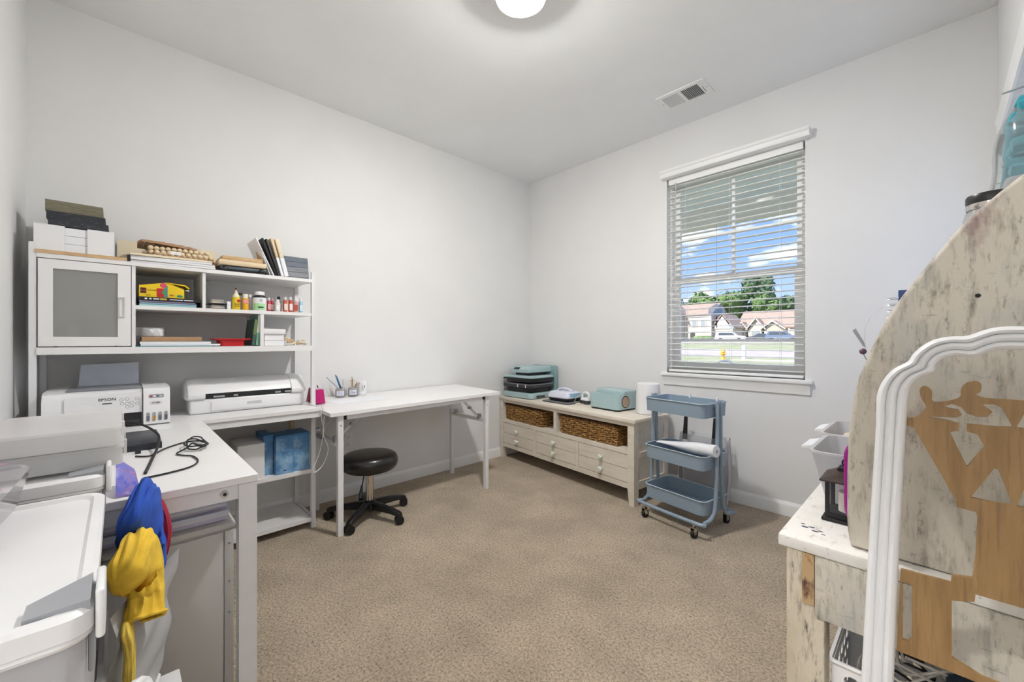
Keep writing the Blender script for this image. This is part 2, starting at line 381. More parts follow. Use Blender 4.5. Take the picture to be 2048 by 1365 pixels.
# window in the far right wall
wr = bpy.data.objects.new('window_1', None); C.objects.link(wr); wr.location = ((WX0+WX1)/2, .08, WZ0); wr['kind'] = 'structure'; ROOT['window_1'] = Matrix.Translation(wr.location)
def ring(x0, x1, z0, z1, w, y0, y1, wb=None, wt=None):
    bm = BM(); wb = w if wb is None else wb; wt = w if wt is None else wt
    prism(bm, [(x0, z0), (x1, z0), (x1, z1), (x0, z1)], 'y', y0, y1, [[(x0+w, z0+wb), (x1-w, z0+wb), (x1-w, z1-wt), (x0+w, z1-wt)]]); return bm
mk('frame', ring(WX0, WX1, WZ0, WZ1, .028, .065, .135), 'trim', wr)
up = mk('sash_upper', ring(WX0+.028, WX1-.028, 1.535, WZ1-.028, .034, .1, .125), 'trim', wr)
lo = mk('sash_lower', ring(WX0+.028, WX1-.028, WZ0+.028, 1.58, .042, .07, .097, .05, .045), 'trim', wr)
mk('pane', bx(WX0+.06, WX1-.06, .111, .114, 1.565, WZ1-.06), 'glass', up)
mk('pane', bx(WX0+.068, WX1-.068, .082, .085, WZ0+.076, 1.537), 'glass', lo)
mk('muntin', bx(1.892, 1.912, .104, .121, 1.568, WZ1-.06), 'trim', up)
mk('muntin', bx(WX0+.06, WX1-.06, .105, .12, 1.865, 1.885), 'trim', up)
mk('screen_bar', bx(WX0+.05, WX1-.05, .118, .13, 1.095, 1.115), 'trim', lo)
mk('sash_lock', bx(1.87, 1.935, .055, .07, 1.56, 1.582, b=.004), 'trim', lo)
bm = BM(); box(bm, WX0-.035, WX1+.04, -.035, .066, WZ0-.026, WZ0, b=.006); mk('window_sill', bm, 'trim', wr)
bm = BM(); loft(bm, [[(x, -p, z) for p, z in ((0, .766), (.012, .77), (.014, .80), (.02, .815), (.024, .836), (0, .836))] for x in (WX0-.022, WX1+.028)]); mk('apron', bm, 'trim', wr)

# second window, seen edge-on in the near right wall
w2 = bpy.data.objects.new('window_2', None); C.objects.link(w2); w2.location = (RX+.06, (DY0+DY1)/2, DZ0); w2['kind'] = 'structure'; ROOT['window_2'] = Matrix.Translation(w2.location)
def ringx(y0, y1, z0, z1, w, x0, x1):
    bm = BM(); prism(bm, [(y0, z0), (y1, z0), (y1, z1), (y0, z1)], 'x', x0, x1, [[(y0+w, z0+w), (y1-w, z0+w), (y1-w, z1-w), (y0+w, z1-w)]]); return bm
mk('frame', ringx(DY0, DY1, DZ0, DZ1, .03, RX+.05, RX+.115), 'trim', w2)
mk('sash_upper', ringx(DY0+.03, DY1-.03, 1.44, DZ1-.03, .035, RX+.085, RX+.105), 'trim', w2)
mk('sash_lower', ringx(DY0+.03, DY1-.03, DZ0+.03, 1.48, .04, RX+.06, RX+.08), 'trim', w2)
mk('pane', bx(RX+.093, RX+.096, DY0+.06, DY1-.06, 1.47, DZ1-.06), 'glass', w2)
mk('pane', bx(RX+.069, RX+.072, DY0+.066, DY1-.066, DZ0+.066, 1.445), 'glass', w2)
bm = BM(); loft(bm, [[(RX-p, y, z) for p, z in ((0, 2.035), (.008, 2.035), (.011, 2.05), (.011, 2.085), (.015, 2.1), (.015, 2.112), (0, 2.112))] for y in (DY0-.04, DY1+.035)]); mk('header', bm, 'trim', w2)
mk('window_sill', bx(RX-.03, RX+.05, DY0-.04, DY1+.035, DZ0-.026, DZ0, b=.005), 'trim', w2)

# venetian blind
bl = thing('window_blind', 'white slatted venetian blind hanging open in the far window', 'blind', (1.902, -.01, .87))
bm = BM(); loft(bm, [[(x, -p, z) for p, z in ((-.0, 2.338), (.052, 2.338), (.056, 2.346), (.056, 2.368), (.064, 2.378), (.064, 2.392), (0, 2.392))] for x in (1.432, 2.372)]); mk('valance', bm, 'trim', bl)
mk('headrail', bx(WX0+.012, WX1-.012, .005, .055, 2.29, 2.334), 'trim', bl)
sl = None; n = 33; z0 = .905; dz = (2.275-z0)/(n-1)
for i in range(n):
    if sl is None:
        bm = BM(); R = []
        for x in (WX0+.01, WX1-.01): R.append([(x, y, z) for y, z in ((.006, 0), (.018, .0022), (.03, .003), (.042, .0022), (.054, 0), (.054, .0028), (.042, .005), (.03, .0058), (.018, .005), (.006, .0028))])
        loft(bm, R); bm.transform(Matrix.Translation((0, 0, z0))); sl = mk('slat', bm, 'trim', bl)
    else:
        o = sl.copy(); C.objects.link(o); o.parent = bl; o.location = (0, 0, i*dz)
mk('bottom_rail', bx(WX0+.01, WX1-.01, .008, .052, .866, .886, b=.004), 'trim', bl)
for x in (1.60, 1.905, 2.205):
    for y in (.008, .052):
        bm = BM(); cyl(bm, (x, y, .88), (x, y, 2.3), .0009, n=5); mk('ladder_cord', bm, 'paper', bl)
bm = BM(); cyl(bm, (1.53, .004, 1.45), (1.53, .004, 2.3), .0035, n=8); mk('tilt_wand', bm, 'clearp', bl)

# ceiling lamp
LX, LY = 1.61, -1.737
lamp = thing('ceiling_lamp', 'round white flush ceiling lamp, lit', 'lamp', (LX, LY, RZ-.05))
bm = BM(); lathe(bm, [(.09, .05), (.1, .047), (.116, .03), (.116, -.014), (.112, -.02), (.1, -.019), (.086, -.01), (.083, .05)], 40, (LX, LY, RZ-.05)); mk('trim_ring', bm, 'trim', lamp)
bm = BM(); lathe(bm, [(.001, -.058), (.022, -.0565), (.042, -.051), (.058, -.042), (.071, -.03), (.079, -.015), (.08, .0), (.08, .045)], 40, (LX, LY, RZ-.05), cap=False)
mk('diffuser', bm, mat('lit diffuser', (1, .99, .975), .5, emit=262.), lamp)
ld = bpy.data.lights.new('ceiling_lamp_light', 'AREA'); ld.shape = 'DISK'; ld.size = .15; ld.energy = 4; ld.color = (1, .99, .975); ld.spread = PI
lo_ = bpy.data.objects.new('ceiling_lamp_light', ld); C.objects.link(lo_); lo_.location = (LX, LY, RZ-.113)
# ceiling vent
vt = thing('ceiling_vent', 'white metal air vent grille in the ceiling', 'vent', (1.757, -.372, RZ-.008))
bm = BM(); prism(bm, rrect(1.604, 1.912, -.468, -.27, .006, 2), 'z', RZ-.008, RZ-.001, [[(1.632, -.44), (1.742, -.44), (1.742, -.3), (1.632, -.3)], [(1.756, -.44), (1.866, -.44), (1.866, -.3), (1.756, -.3)], [(1.876, -.39), (1.881, -.39), (1.881, -.32), (1.876, -.32)]]); mk('frame', bm, 'trim', vt)
mk('duct', bx(1.628, 1.884, -.446, -.294, RZ-.0015, RZ-.0005), plain('5b6068', .7), vt)
for k in range(11):
    for x0, a in ((1.636+k*.0103, -.9), (1.76+k*.0103, .75)):
        bm = bx(-.0052, .0052, -.07, .07, -.0006, .0006); bm.transform(Matrix.Translation((x0, -.37, RZ-.006)) @ Matrix.Rotation(a, 4, 'Y')); mk('slat', bm, 'trim', vt)
for x, y in ((1.617, -.372), (1.899, -.372)):
    bm = BM(); cyl(bm, (x, y, RZ-.0095), (x, y, RZ-.007), .004, n=10); mk('screw', bm, 'gplast', vt)

# wall outlet
ot = thing('wall_outlet', 'white double power outlet low on the wall behind the stool', 'outlet', (0, -1.865, .335))
mk('cover_plate', bx(.0005, .006, -1.9, -1.83, .335, .45, b=.002), 'wplast', ot)
for z in (.418, .368):
    r = mk('socket', bx(.005, .0075, -1.882, -1.848, z-.014, z+.014, b=.001), 'wplast', ot)
    for y in (-1.871, -1.859): mk('slot', bx(.0074, .0078, y-.0012, y+.0012, z-.004, z+.006), 'ink', r)
    mk('ground_hole', bx(.0074, .0078, -1.867, -1.863, z-.011, z-.007), 'ink', r)

# ------------------------------------------------------------------ L-shaped desk
ZD = .72
dk = thing('corner_desk', 'white L-shaped desk with open shelves in the left corner', 'desk', (.6, -2.95, 0))
mk('wing_top', bx(.012, .46, -3.335, -2.195, ZD-.022, ZD, b=.002, seg=1), 'white', dk)
mk('return_top', bx(.461, 1.558, -3.335, -2.75, ZD-.022, ZD, b=.002, seg=1), 'white', dk)
mk('apron', bx(.432, .452, -2.74, -2.2, ZD-.055, ZD-.0225), 'wmetal', dk)
mk('apron', bx(1.526, 1.551, -3.30, -2.785, ZD-.062, ZD-.0225), 'wmetal', dk)
mk('apron', bx(.47, 1.526, -2.773, -2.753, ZD-.062, ZD-.0225), 'wmetal', dk)
for x, y in ((.345, -2.21), (.035, -2.21), (.345, -3.315), (.035, -3.315)): mk('leg', bx(x-.012, x+.012, y-.012, y+.012, 0, ZD-.0225), 'wmetal', dk)
for y in (-2.775, -3.312): mk('leg', bx(1.518, 1.556, y-.022, y+.022, 0, ZD-.0225), 'wmetal', dk)
for z in (.325, .04): mk('shelf', bx(.03, .357, -3.302, -2.223, z, z+.022), 'white', dk)
for z in (.33, .045):
    mk('side_rail', bx(.047, .333, -2.218, -2.202, z, z+.018), 'wmetal', dk)
bm = BM(); cyl(bm, (1.5515, -2.83, ZD-.04), (1.558, -2.83, ZD-.04), .009, n=16); b_ = mk('bolt', bm, 'steel', dk)
bm = BM(); cyl(bm, (1.5585, -2.83, ZD-.04), (1.5595, -2.83, ZD-.04), .005, n=6); mk('hex_recess', bm, 'darkslot', b_)

# hutch on the desk
hu = thing('desk_hutch', 'white shelf hutch with a glass door standing on the corner desk', 'hutch', (.19, -2.75, ZD))
for y in (-3.292, -2.211):
    mk('post', bx(.339, .362, y-.0105, y+.0105, ZD+.001, 1.505), 'wmetal', hu); mk('post', bx(.018, .041, y-.0105, y+.0105, ZD+.001, 1.505), 'wmetal', hu)
mk('shelf', bx(.015, .368, -3.281, -2.222, 1.043, 1.073), 'white', hu)
mk('shelf', bx(.02, .358, -2.983, -2.222, 1.247, 1.265), 'white', hu)
mk('top_board', bx(.015, .364, -3.281, -2.222, 1.444, 1.462), 'white', hu)
mk('divider', bx(.02, .36, -2.996, -2.983, 1.0735, 1.4435), 'white', hu)
mk('divider', bx(.02, .356, -2.736, -2.723, 1.2655, 1.4435), 'white', hu)
mk('divider', bx(.02, .356, -2.483, -2.466, 1.0735, 1.2465), 'white', hu)
mk('back_panel', bx(.012, .017, -3.281, -2.984, 1.0735, 1.4435), 'white', hu)
bm = BM(); prism(bm, [(-3.277, 1.078), (-2.999, 1.078), (-2.999, 1.44), (-3.277, 1.44)], 'x', .35, .368, [[(-3.236, 1.118), (-3.042, 1.118), (-3.042, 1.402), (-3.236, 1.402)]]); dr = mk('door', bm, 'white', hu)
mk('pane', bx(.357, .361, -3.24, -3.038, 1.114, 1.406), 'pane', dr)
bm = BM(); prism(bm, [(-3.037, 1.21), (-3.016, 1.21), (-3.016, 1.298), (-3.037, 1.298)], 'x', .3685, .377, [[(-3.035, 1.213), (-3.02, 1.213), (-3.02, 1.295), (-3.035, 1.295)]]); mk('handle', bm, 'wplast', dr)
for y in (-3.23, -3.05): mk('hinge', bx(.366, .3695, y-.002, y+.006, 1.0735, 1.0775), 'darkslot', dr)

# metal cabinet under the desk with papers
cb = thing('low_cabinet', 'pale grey cabinet standing under the end of the desk', 'cabinet', (1.2, -3.04, 0))
mk('body', bx(.95, 1.475, -3.285, -2.796, .05, .555, b=.003), 'cabinet', cb)
mk('top', bx(.945, 1.482, -3.29, -2.792, .5555, .572, b=.003), 'cabinet', cb)
mk('end_panel', bx(1.4755, 1.484, -3.282, -2.822, .06, .549, b=.002), 'cabinet', cb)
mk('edge_strip', bx(1.4755, 1.483, -2.819, -2.797, .06, .549, b=.001), 'cabinet', cb)
for z in (.51, .40, .31): mk('screw', bx(1.4832, 1.4845, -2.811, -2.805, z, z+.006), 'gplast', cb)
mk('plinth', bx(.97, 1.46, -3.27, -2.81, 0, .05), 'cabinet', cb)
random.seed(3)
for i in range(7):
    z = .5735+i*.0105; s = random.uniform(-.012, .006); a = random.uniform(-.03, .03)
    bm = bx(-.14, .14, -.235, .235, 0, .0095); 
    one('paper_ream', ['pale lavender', 'white', 'bluish white', 'pale lavender', 'white', 'pale blue', 'bluish white'][i] + ' stack of copy paper on the low cabinet, ' + ['lowest', 'second from the bottom', 'third from the bottom', 'fourth from the bottom', 'fifth from the bottom', 'second from the top', 'topmost'][i],
        'paper', bm, plain(['d9d5ea', 'eeedf4', 'dfe3f0', 'dcd8ec', 'eceef6', 'ced8ea', 'e3e8f3'][i], .8), (1.32+s, -3.035+s, z), (0, 0, a), 'paper reams on the low cabinet')

# folding table (the top slopes very slightly with the carpet)
ft = thing('folding_table', 'long white folding table along the left wall', 'table', (.3, -1.6, 0))
TT = [(.598, -2.2, .700), (.598, -.945, .714), (.012, -.935, .727), (.012, -2.19, .714)]
bm = BM(); loft(bm, [[(x, y, z-.02) for x, y, z in TT], TT]); mk('table_top', bm, 'white', ft)
def th(x, y): return .700 + .0112*(y+2.2) + .0222*(.598-x)
for x, y in ((.567, -2.137), (.567, -1.06), (.10, -2.11), (.10, -1.034)): 
    bm = BM(); R = [(x-.0135, y-.015), (x+.0135, y-.015), (x+.0135, y+.015), (x-.0135, y+.015)]
    loft(bm, [[(a, b, 0) for a, b in R], [(a, b, th(a, b)-.0205) for a, b in R]]); lg = mk('leg', bm, 'wmetal', ft)
    if x > .5: mk('rivet', bx(x+.0135, x+.0145, y-.004, y+.004, .62, .628), 'gplast', lg)
bm = BM(); box(bm, .545, .575, -2.1, -1.1, 0, .028)
for v in bm.verts: v.co.z += th(v.co.x, v.co.y)-.0495
mk('front_rail', bm, 'wmetal', ft)
bm = BM(); box(bm, .095, .12, -2.1, -1.1, 0, .028)
for v in bm.verts: v.co.z += th(v.co.x, v.co.y)-.0495
mk('back_rail', bm, 'wmetal', ft)
for y, s in ((-2.115, 1), (-1.075, -1)): mk('end_cap', bx(.55, .572, y-.006*1, y+.014, th(.56, y)-.049, th(.56, y)-.022), 'black', ft)
for y in (-2.123, -1.047):
    mk('cross_bar', bx(.113, .554, y-.011, y+.011, .49, .515), 'wmetal', ft)
    s = 1 if y < -1.5 else -1
    for x in (.17, .47):
        bm = BM(); d = Vector((0, s*.17, .155)); p = Vector((x, y, .515))
        tube(bm, [p, p+d], .009, 4); br = mk('brace', bm, 'wmetal', ft)
        bm = BM(); cyl(bm, p+d*.55+Vector((.012, 0, 0)), p+d*.55-Vector((.012, 0, 0)), .012, n=12); mk('pivot', bm, 'steel', br)
        mk('bracket', bx(x-.012, x+.012, y-.016, y+.016, .505, .545, b=.004), 'steel', br)

# rolling stool
SX, SY = .44, -1.905
st = thing('rolling_stool', 'round black vinyl stool on five casters under the folding table', 'stool', (SX, SY, 0))
bm = BM(); lathe(bm, [(.001, .298), (.12, .298), (.15, .303), (.166, .318), (.172, .338), (.171, .362), (.163, .382), (.148, .393), (.12, .399), (.06, .402), (.001, .403)], 48, (SX, SY, 0)); mk('seat', bm, 'leather', st, ang=60)
bm = BM(); lathe(bm, [(.014, .2), (.014, .298)], 20, (SX, SY, 0)); mk('piston', bm, 'chrome', st)
bm = BM(); lathe(bm, [(.024, .085), (.024, .262), (.0255, .262), (.0255, .272), (.02, .275)], 24, (SX, SY, 0)); col = mk('column', bm, 'chrome', st)
bm = BM(); lathe(bm, [(.0256, .262), (.0265, .262), (.0265, .273), (.018, .2755)], 24, (SX, SY, 0)); mk('collar', bm, 'black', col)
bm = BM(); lathe(bm, [(.03, .04), (.05, .05), (.052, .08), (.036, .1), (.026, .108)], 24, (SX, SY, 0)); mk('hub', bm, 'black', st)
a0 = math.radians(-52)
for k in range(5):
    a = a0 + 2*PI*k/5; d = Vector((math.cos(a), math.sin(a), 0)); s = Vector((-d.y, d.x, 0)); c = Vector((SX, SY, 0)); R = []
    for t, zt, zb, hw in ((.03, .1, .055, .026), (.1, .096, .058, .022), (.18, .086, .056, .019), (.235, .076, .05, .017), (.25, .068, .046, .016)):
        q = c+d*t; R.append([q+s*hw+Vector((0, 0, zb)), q-s*hw+Vector((0, 0, zb)), q-s*hw*.95+Vector((0, 0, zt-.006)), q-s*hw*.55+Vector((0, 0, zt)), q+s*hw*.55+Vector((0, 0, zt)), q+s*hw*.95+Vector((0, 0, zt-.006))])
    bm = BM(); loft(bm, R); sp = mk('spoke', bm, 'black', st)
    q = c+d*.24; ca = a+.9*(1 if k % 2 else -.6); h = Vector((-math.sin(ca), math.cos(ca), 0))
    bm = BM()
    for sg in (-1, 1): cyl(bm, q+h*.006*sg+Vector((0, 0, .026)), q+h*.021*sg+Vector((0, 0, .026)), .026, n=20)
    cyl(bm, q-h*.02+Vector((0, 0, .026)), q+h*.02+Vector((0, 0, .026)), .012, n=10); cyl(bm, q+Vector((0, 0, .03)), q+Vector((0, 0, .05)), .007, n=8)
    mk('caster', bm, 'blackm', sp)
bm = BM(); tube(bm, [(SX+.04, SY-.05, .3), (SX+.075, SY-.082, .22)], .0035, 8); lv = mk('height_lever', bm, 'black', st)
bm = BM(); tube(bm, spline([(SX+.073, SY-.08, .235), (SX+.085, SY-.091, .205), (SX+.1, SY-.103, .175), (SX+.104, SY-.107, .167)], 4), [.005, .006, .007, .008, .0095, .0105, .011, .0115, .011, .0105, .009, .007, .003], 12, flat=.7); mk('grip', bm, 'black', lv)

# ------------------------------------------------------------------ low wooden console with baskets
CA = math.radians(-6.44)
co = thing('wooden_console', 'whitewashed wooden console with three drawers under the window', 'console', (0.008, -.411, 0), CA)
CL, CDp = 1.516, .40
def cpart(name, bm, m, parent=None, **k): return mk(name, bm, m, parent or co, world=False, **k)
cpart('top', bx(-.004, CL+.012, -.012, CDp+.008, .552, .578, b=.003), 'oak')
for x0, x1 in ((0, .046), (CL-.052, CL)):
    for y0, y1 in ((0, .05), (CDp-.05, CDp)):
        bm = BM(); f = .012
        loft(bm, [[(x0+(0 if x0 == 0 else f), y0, 0), (x1-(f if x0 == 0 else 0), y0, 0), (x1-(f if x0 == 0 else 0), y1, 0), (x0+(0 if x0 == 0 else f), y1, 0)], [(x0, y0, .105), (x1, y0, .105), (x1, y1, .105), (x0, y1, .105)], [(x0, y0, .5515), (x1, y0, .5515), (x1, y1, .5515), (x0, y1, .5515)]]); cpart('leg', bm, 'oak')
cpart('rail', bx(.047, CL-.053, .004, .03, .525, .5515), 'oak'); cpart('rail', bx(.047, CL-.053, .004, .03, .336, .362), 'oak'); cpart('rail', bx(.047, CL-.053, .004, .03, .107, .143), 'oak')
cpart('stile', bx(.737, .768, .004, .36, .3625, .5245), 'oak')
for x in (.498, .995): cpart('stile', bx(x-.012, x+.018, .004, .03, .1435, .3355), 'oak')
cpart('shelf_board', bx(.047, CL-.053, .031, CDp-.02, .34, .362), 'oak')
cpart('bottom_board', bx(.047, CL-.053, .031, CDp-.02, .115, .13), 'oak')
cpart('back_board', bx(.047, CL-.053, CDp-.018, CDp-.006, .115, .551), 'oak')
for s, x in ((-1, .012), (1, CL-.012)):
    x0, x1 = (x-.006, x+.006)
    sp = cpart('side_panel', bx(x0, x1, .0505, CDp-.0505, .107, .5515), 'oak')
    for z0, z1 in ((.107, .16), (.318, .352), (.5, .5515)): cpart('side_rail', bx(x0-(.008 if s < 0 else -.0121), x1+(.008 if s > 0 else -.0121), .0505, CDp-.0505, z0, z1), 'oak', sp)
knob_m = mat('pressed glass', (.88, .9, .88), .08, var=.08, vs=60, coat=.6)
for x0, x1 in ((.05, .484), (.518, .981), (1.0155, 1.461)):
    d = cpart('drawer', bx(x0, x1, .006, .03, .1465, .3325, b=.002, seg=1), 'oak')
    cpart('groove', bx(x0+.003, x1-.003, .0052, .0065, .238, .2405), plain('8d8170', .8), d)
    for z in (.276, .19):
        xm = (x0+x1)/2; bm = BM()
        rings = []
        for r, yy in ((.006, .006), (.006, -.006), (.012, -.012), (.0185, -.018), (.0165, -.026), (.009, -.031), (.004, -.029)):
            rings.append([(xm+r*(1+.12*math.cos(8*a))*math.cos(a), yy, z+r*(1+.12*math.cos(8*a))*math.sin(a)) for a in [2*PI*i/24 for i in range(24)]])
        loft(bm, rings); cpart('knob', bm, knob_m, d, ang=20)

# wicker baskets in the console
wick = mat('wicker', 'bd9155', .6, var=.25, vs=55, col2='74501f', bump=.3, bs=400)
wick2 = mat('dark wicker', '6e4720', .65, var=.3, vs=60, col2='38220d')
def basket(x0, x1, lab):
    y0, y1, z0, z1 = .03, .33, .364, .516
    o = bpy.data.objects.new('wicker_basket', None); C.objects.link(o); Mx = ROOT['wooden_console'] @ Matrix.Translation(((x0+x1)/2, (y0+y1)/2, z0)); o.matrix_world = Mx; ROOT[o.name] = Mx
    tag(o, lab, 'basket', 'wicker baskets in the console'); W, D, H = (x1-x0)/2, (y1-y0)/2, z1-z0
    bm = BM(); tray(bm, -W+.01, W-.01, -D+.01, D-.01, 0, H-.012, .012, .006, tp=.006); mk('liner', bm, wick2, o, world=False)
    rows = 13
    for k in range(rows):
        z = .007+k*(H-.02)/rows; ins = .006*(1-k/rows); pts = []
        base = []
        for (ax, ay), (bx_, by_) in (((-W, -D), (W, -D)), ((W, -D), (W, D)), ((W, D), (-W, D)), ((-W, D), (-W, -D))):
            L = math.hypot(bx_-ax, by_-ay); m_ = max(6, int(L/.011))
            for i in range(m_): base.append((ax+(bx_-ax)*i/m_, ay+(by_-ay)*i/m_, math.atan2(by_-ay, bx_-ax)))
        for i, (px, py, an) in enumerate(base):
            amp = .0038*(1 if (i//2+k) % 2 else -1)+random.uniform(-.001, .001); nx, ny = math.sin(an), -math.cos(an)
            f = 1-ins/W; pts.append((px*f*.985+nx*amp, py*f*.985+ny*amp, z+.003*math.sin(px*37+k*2.1)+random.uniform(-.0015, .0015)))
        bm = BM(); tube(bm, pts, .0056, 5, closed=True); q = mk('strand', bm, wick, o, world=False, ang=70)
    bm = BM(); n_ = 0
    pts = []
    for i in range(220):
        t = i/220*4; s = int(t); u = t-s
        c = [(-W, -D), (W, -D), (W, D), (-W, D), (-W, -D)]; px = c[s][0]+(c[s+1][0]-c[s][0])*u; py = c[s][1]+(c[s+1][1]-c[s][1])*u
        pts.append((px*.99, py*.99, H-.01+.0035*(1 if i % 2 else -1)))
    tube(bm, pts, .0075, 5, closed=True); mk('rim', bm, wick2, o, world=False, ang=70)
basket(.055, .572, 'brown wicker basket in the left bay of the console')
basket(.785, 1.362, 'brown wicker basket in the right bay of the console')

# ------------------------------------------------------------------ machines on the console (console-local coordinates)
def cthing(name, label, cat, u, v, z, rz=0, group=None):
    o = bpy.data.objects.new(name, None); C.objects.link(o); o.empty_display_size = .05
    Mx = ROOT['wooden_console'] @ Matrix.Translation((u, v, z)) @ Matrix.Rotation(rz, 4, 'Z'); o.matrix_world = Mx; ROOT[o.name] = Mx
    return tag(o, label, cat, group)
def lp(name, bm, m, parent, **k): return mk(name, bm, m, parent, world=False, **k)
ZC = .5785
hp = cthing('heat_press', 'mint green auto heat press with stacked black platens in the room corner', 'machine', .2, .19, ZC, math.radians(6))
bm = BM(); rslab(bm, -.19, .19, -.17, .17, .004, .052, .04, 6, .008); hb = lp('base', bm, 'mint', hp)
bm = BM(); rslab(bm, -.175, .175, -.155, .155, 0, .006, .03); lp('foot_plate', bm, 'charcoal', hb)
bm = BM(); cyl(bm, (-.05, -.1705, .028), (-.05, -.1725, .028), .006, n=14); lp('badge', bm, 'skyblue', hb)
bm = BM(); rslab(bm, .13, .19, -.1, .02, .01, .03, .004); lp('vent', bm, 'charcoal', hb)
bm = BM(); rslab(bm, -.155, .155, -.135, .135, .056, .092, .02, 4, .004); lp('lower_platen_bed', bm, 'black', hp)
bm = BM(); rslab(bm, -.185, .185, -.165, .16, .096, .125, .03, 5, .006); lp('lower_platen', bm, 'charcoal', hp)
bm = BM(); rslab(bm, -.18, .18, -.16, .155, .1255, .131, .03, 5); lp('silicone_pad', bm, 'felt', hp)
for x in (.02, .12): lp('clip', bx(x-.004, x+.004, -.168, -.163, .1, .128, b=.001), 'wplast', hp)
bm = BM(); rslab(bm, -.165, .165, -.145, .14, .145, .168, .025, 5, .004); lp('heat_plate', bm, 'black', hp)
bm = BM(); rslab(bm, -.188, .188, -.168, .16, .168, .178, .03, 5); lp('upper_gasket', bm, 'black', hp)
bm = BM(); rslab(bm, -.188, .188, -.168, .16, .178, .206, .035, 6, .018); lp('upper_cover', bm, 'mint', hp)
bm = BM(); rslab(bm, -.09, .11, -.1, .13, .207, .232, .03, 4); lp('lift_block', bm, 'black', hp)
bm = BM(); loft(bm, [[(p[0], p[1], z) for p in rrect(-.13+i, .14-i, -.14+f, .185, .03)] for i, f, z in ((.006, 0, .232), (0, 0, .238), (0, .004, .262), (.006, .03, .278), (.02, .04, .284))]); hd = lp('control_head', bm, 'mint', hp)
bm = bx(-.035, .035, -.003, .003, -.014, .014, b=.001); bm.transform(Matrix.Translation((-.03, -.125, .268)) @ Matrix.Rotation(-.9, 4, 'X')); lp('display', bm, 'black', hd)
for k in range(4):
    bm = BM(); cyl(bm, (.03+k*.012, -.128+.002, .264), (.03+k*.012, -.134, .269), .0035, n=10); lp('button', bm, 'wplast', hd)
bm = BM(); box(bm, -.1, .19, .165, .2, .01, .29, b=.012, seg=3); lp('back_column', bm, 'mintd', hp)

ep = cthing('hand_heat_press', 'white and pale blue handheld heat press resting on its grey mat', 'machine', .65, .22, ZC+.011, math.radians(4))
bm = BM(); loft(bm, [[(p[0], p[1], z) for p in rrect(-.115+i, .115-i, -.1+i, .1-i, .03)] for i, z in ((.014, .0), (.004, .012), (.002, .022), (.006, .028))]); lp('sole_plate', bm, 'black', ep)
bm = BM(); loft(bm, [[(p[0], p[1], z) for p in rrect(-.12+i, .12-i, -.105+i, .105-i, .035)] for i, z in ((.004, .0285), (0, .036), (.004, .06), (.01, .074), (.024, .082), (.04, .085))]); bd = lp('body', bm, 'lilac', ep)
bm = BM(); tube(bm, spline([(-.085, .0, .08), (-.05, .0, .096), (0, 0, .103), (.05, 0, .098), (.085, 0, .08)], 6), .018, 12, flat=.55); lp('handle', bm, 'lilac', bd)
bm = BM(); rslab(bm, .1125, .1195, -.07, .075, .04, .07, .003); lp('side_recess', bm, 'skyblue', bd)
bm = BM(); cyl(bm, (.075, -.02, .082), (.075, -.02, .0865), .007, n=14); lp('power_button', bm, 'gplast', bd)
pm = cthing('press_mat', 'thin grey pad under the handheld heat press', 'mat', .65, .21, ZC, math.radians(4))
bm = BM(); rslab(bm, -.15, .15, -.125, .125, .0005, .006, .02); lp('pad', bm, 'charcoal', pm)
bm = BM(); rslab(bm, -.146, .146, -.121, .121, .0062, .0105, .02); lp('felt_top', bm, 'felt', pm)

mp_ = cthing('mini_press', 'small mint mini heat press with white cord in a dark cradle', 'machine', .845, .27, ZC)
bm = BM(); rslab(bm, -.05, .05, -.035, .035, 0, .03, .012, 4, .004); lp('cradle', bm, 'charcoal', mp_)
bm = BM(); loft(bm, [[(p[0], p[1], z) for p in rrect(-.045+i, .045-i, -.03+i, .03-i, .02)] for i, z in ((0, .0305), (.002, .045), (.01, .054))]); lp('body', bm, 'wplast', mp_)
bm = BM(); tube(bm, spline([(-.035, 0, .05), (-.03, 0, .078), (0, 0, .092), (.032, 0, .08), (.036, 0, .05)], 6), .011, 10); lp('handle', bm, 'wplast', mp_)
bm = BM(); tube(bm, spline([(-.022, 0, .055), (0, 0, .076), (.024, 0, .055)], 6), .008, 8); lp('grip_pad', bm, 'mintd', mp_)
bm = BM(); tube(bm, spline([(-.03, -.01, .08), (-.075, -.03, .05), (-.085, -.045, .012), (-.05, -.06, .005), (-.02, -.05, .005), (-.06, -.035, .006), (-.1, -.05, .005), (-.04, -.075, .005), (.03, -.06, .005)], 8), .003, 6); lp('cord', bm, plain('e6dfc8'), mp_)

mg = cthing('mug_press', 'boxy mint green mug press with a round opening in its side', 'machine', 1.13, .265, ZC)
bm = BM(); rslab(bm, -.135, .135, -.115, .115, 0, .012, .03); lp('base', bm, 'black', mg)
HX = .134
prof = rrect(-.14, .14, -.12, .12, .032, 6)
bm = BM(); loft(bm, [[(p[0]*(1-i), p[1]*(1-i), z) for p in prof] for i, z in ((0, .0125), (0, .11), (.015, .122))], True, True); lp('body', bm, 'mint', mg)
bm = BM(); loft(bm, [[(p[0]*(1-i), p[1]*(1-i)+.03, z) for p in rrect(-.135, .135, -.085, .085, .03, 6)] for i, z in ((.0, .1225), (0, .135), (.03, .145), (.12, .149))]); lp('lid', bm, 'mint', mg)
bm = BM(); cyl(bm, (HX, -.03, .068), (HX+.0085, -.03, .068), .045, n=32); hole = lp('cup_opening', bm, 'ink', mg)
bm = BM(); cyl(bm, (HX+.003, -.03, .068), (HX+.0095, -.03, .068), .04, n=32); lp('heating_liner', bm, plain('b49a86', .5), hole)
lp('lever_slot', bx(-.03, .11, -.112, -.108, .121, .1245), 'mintd', mg)

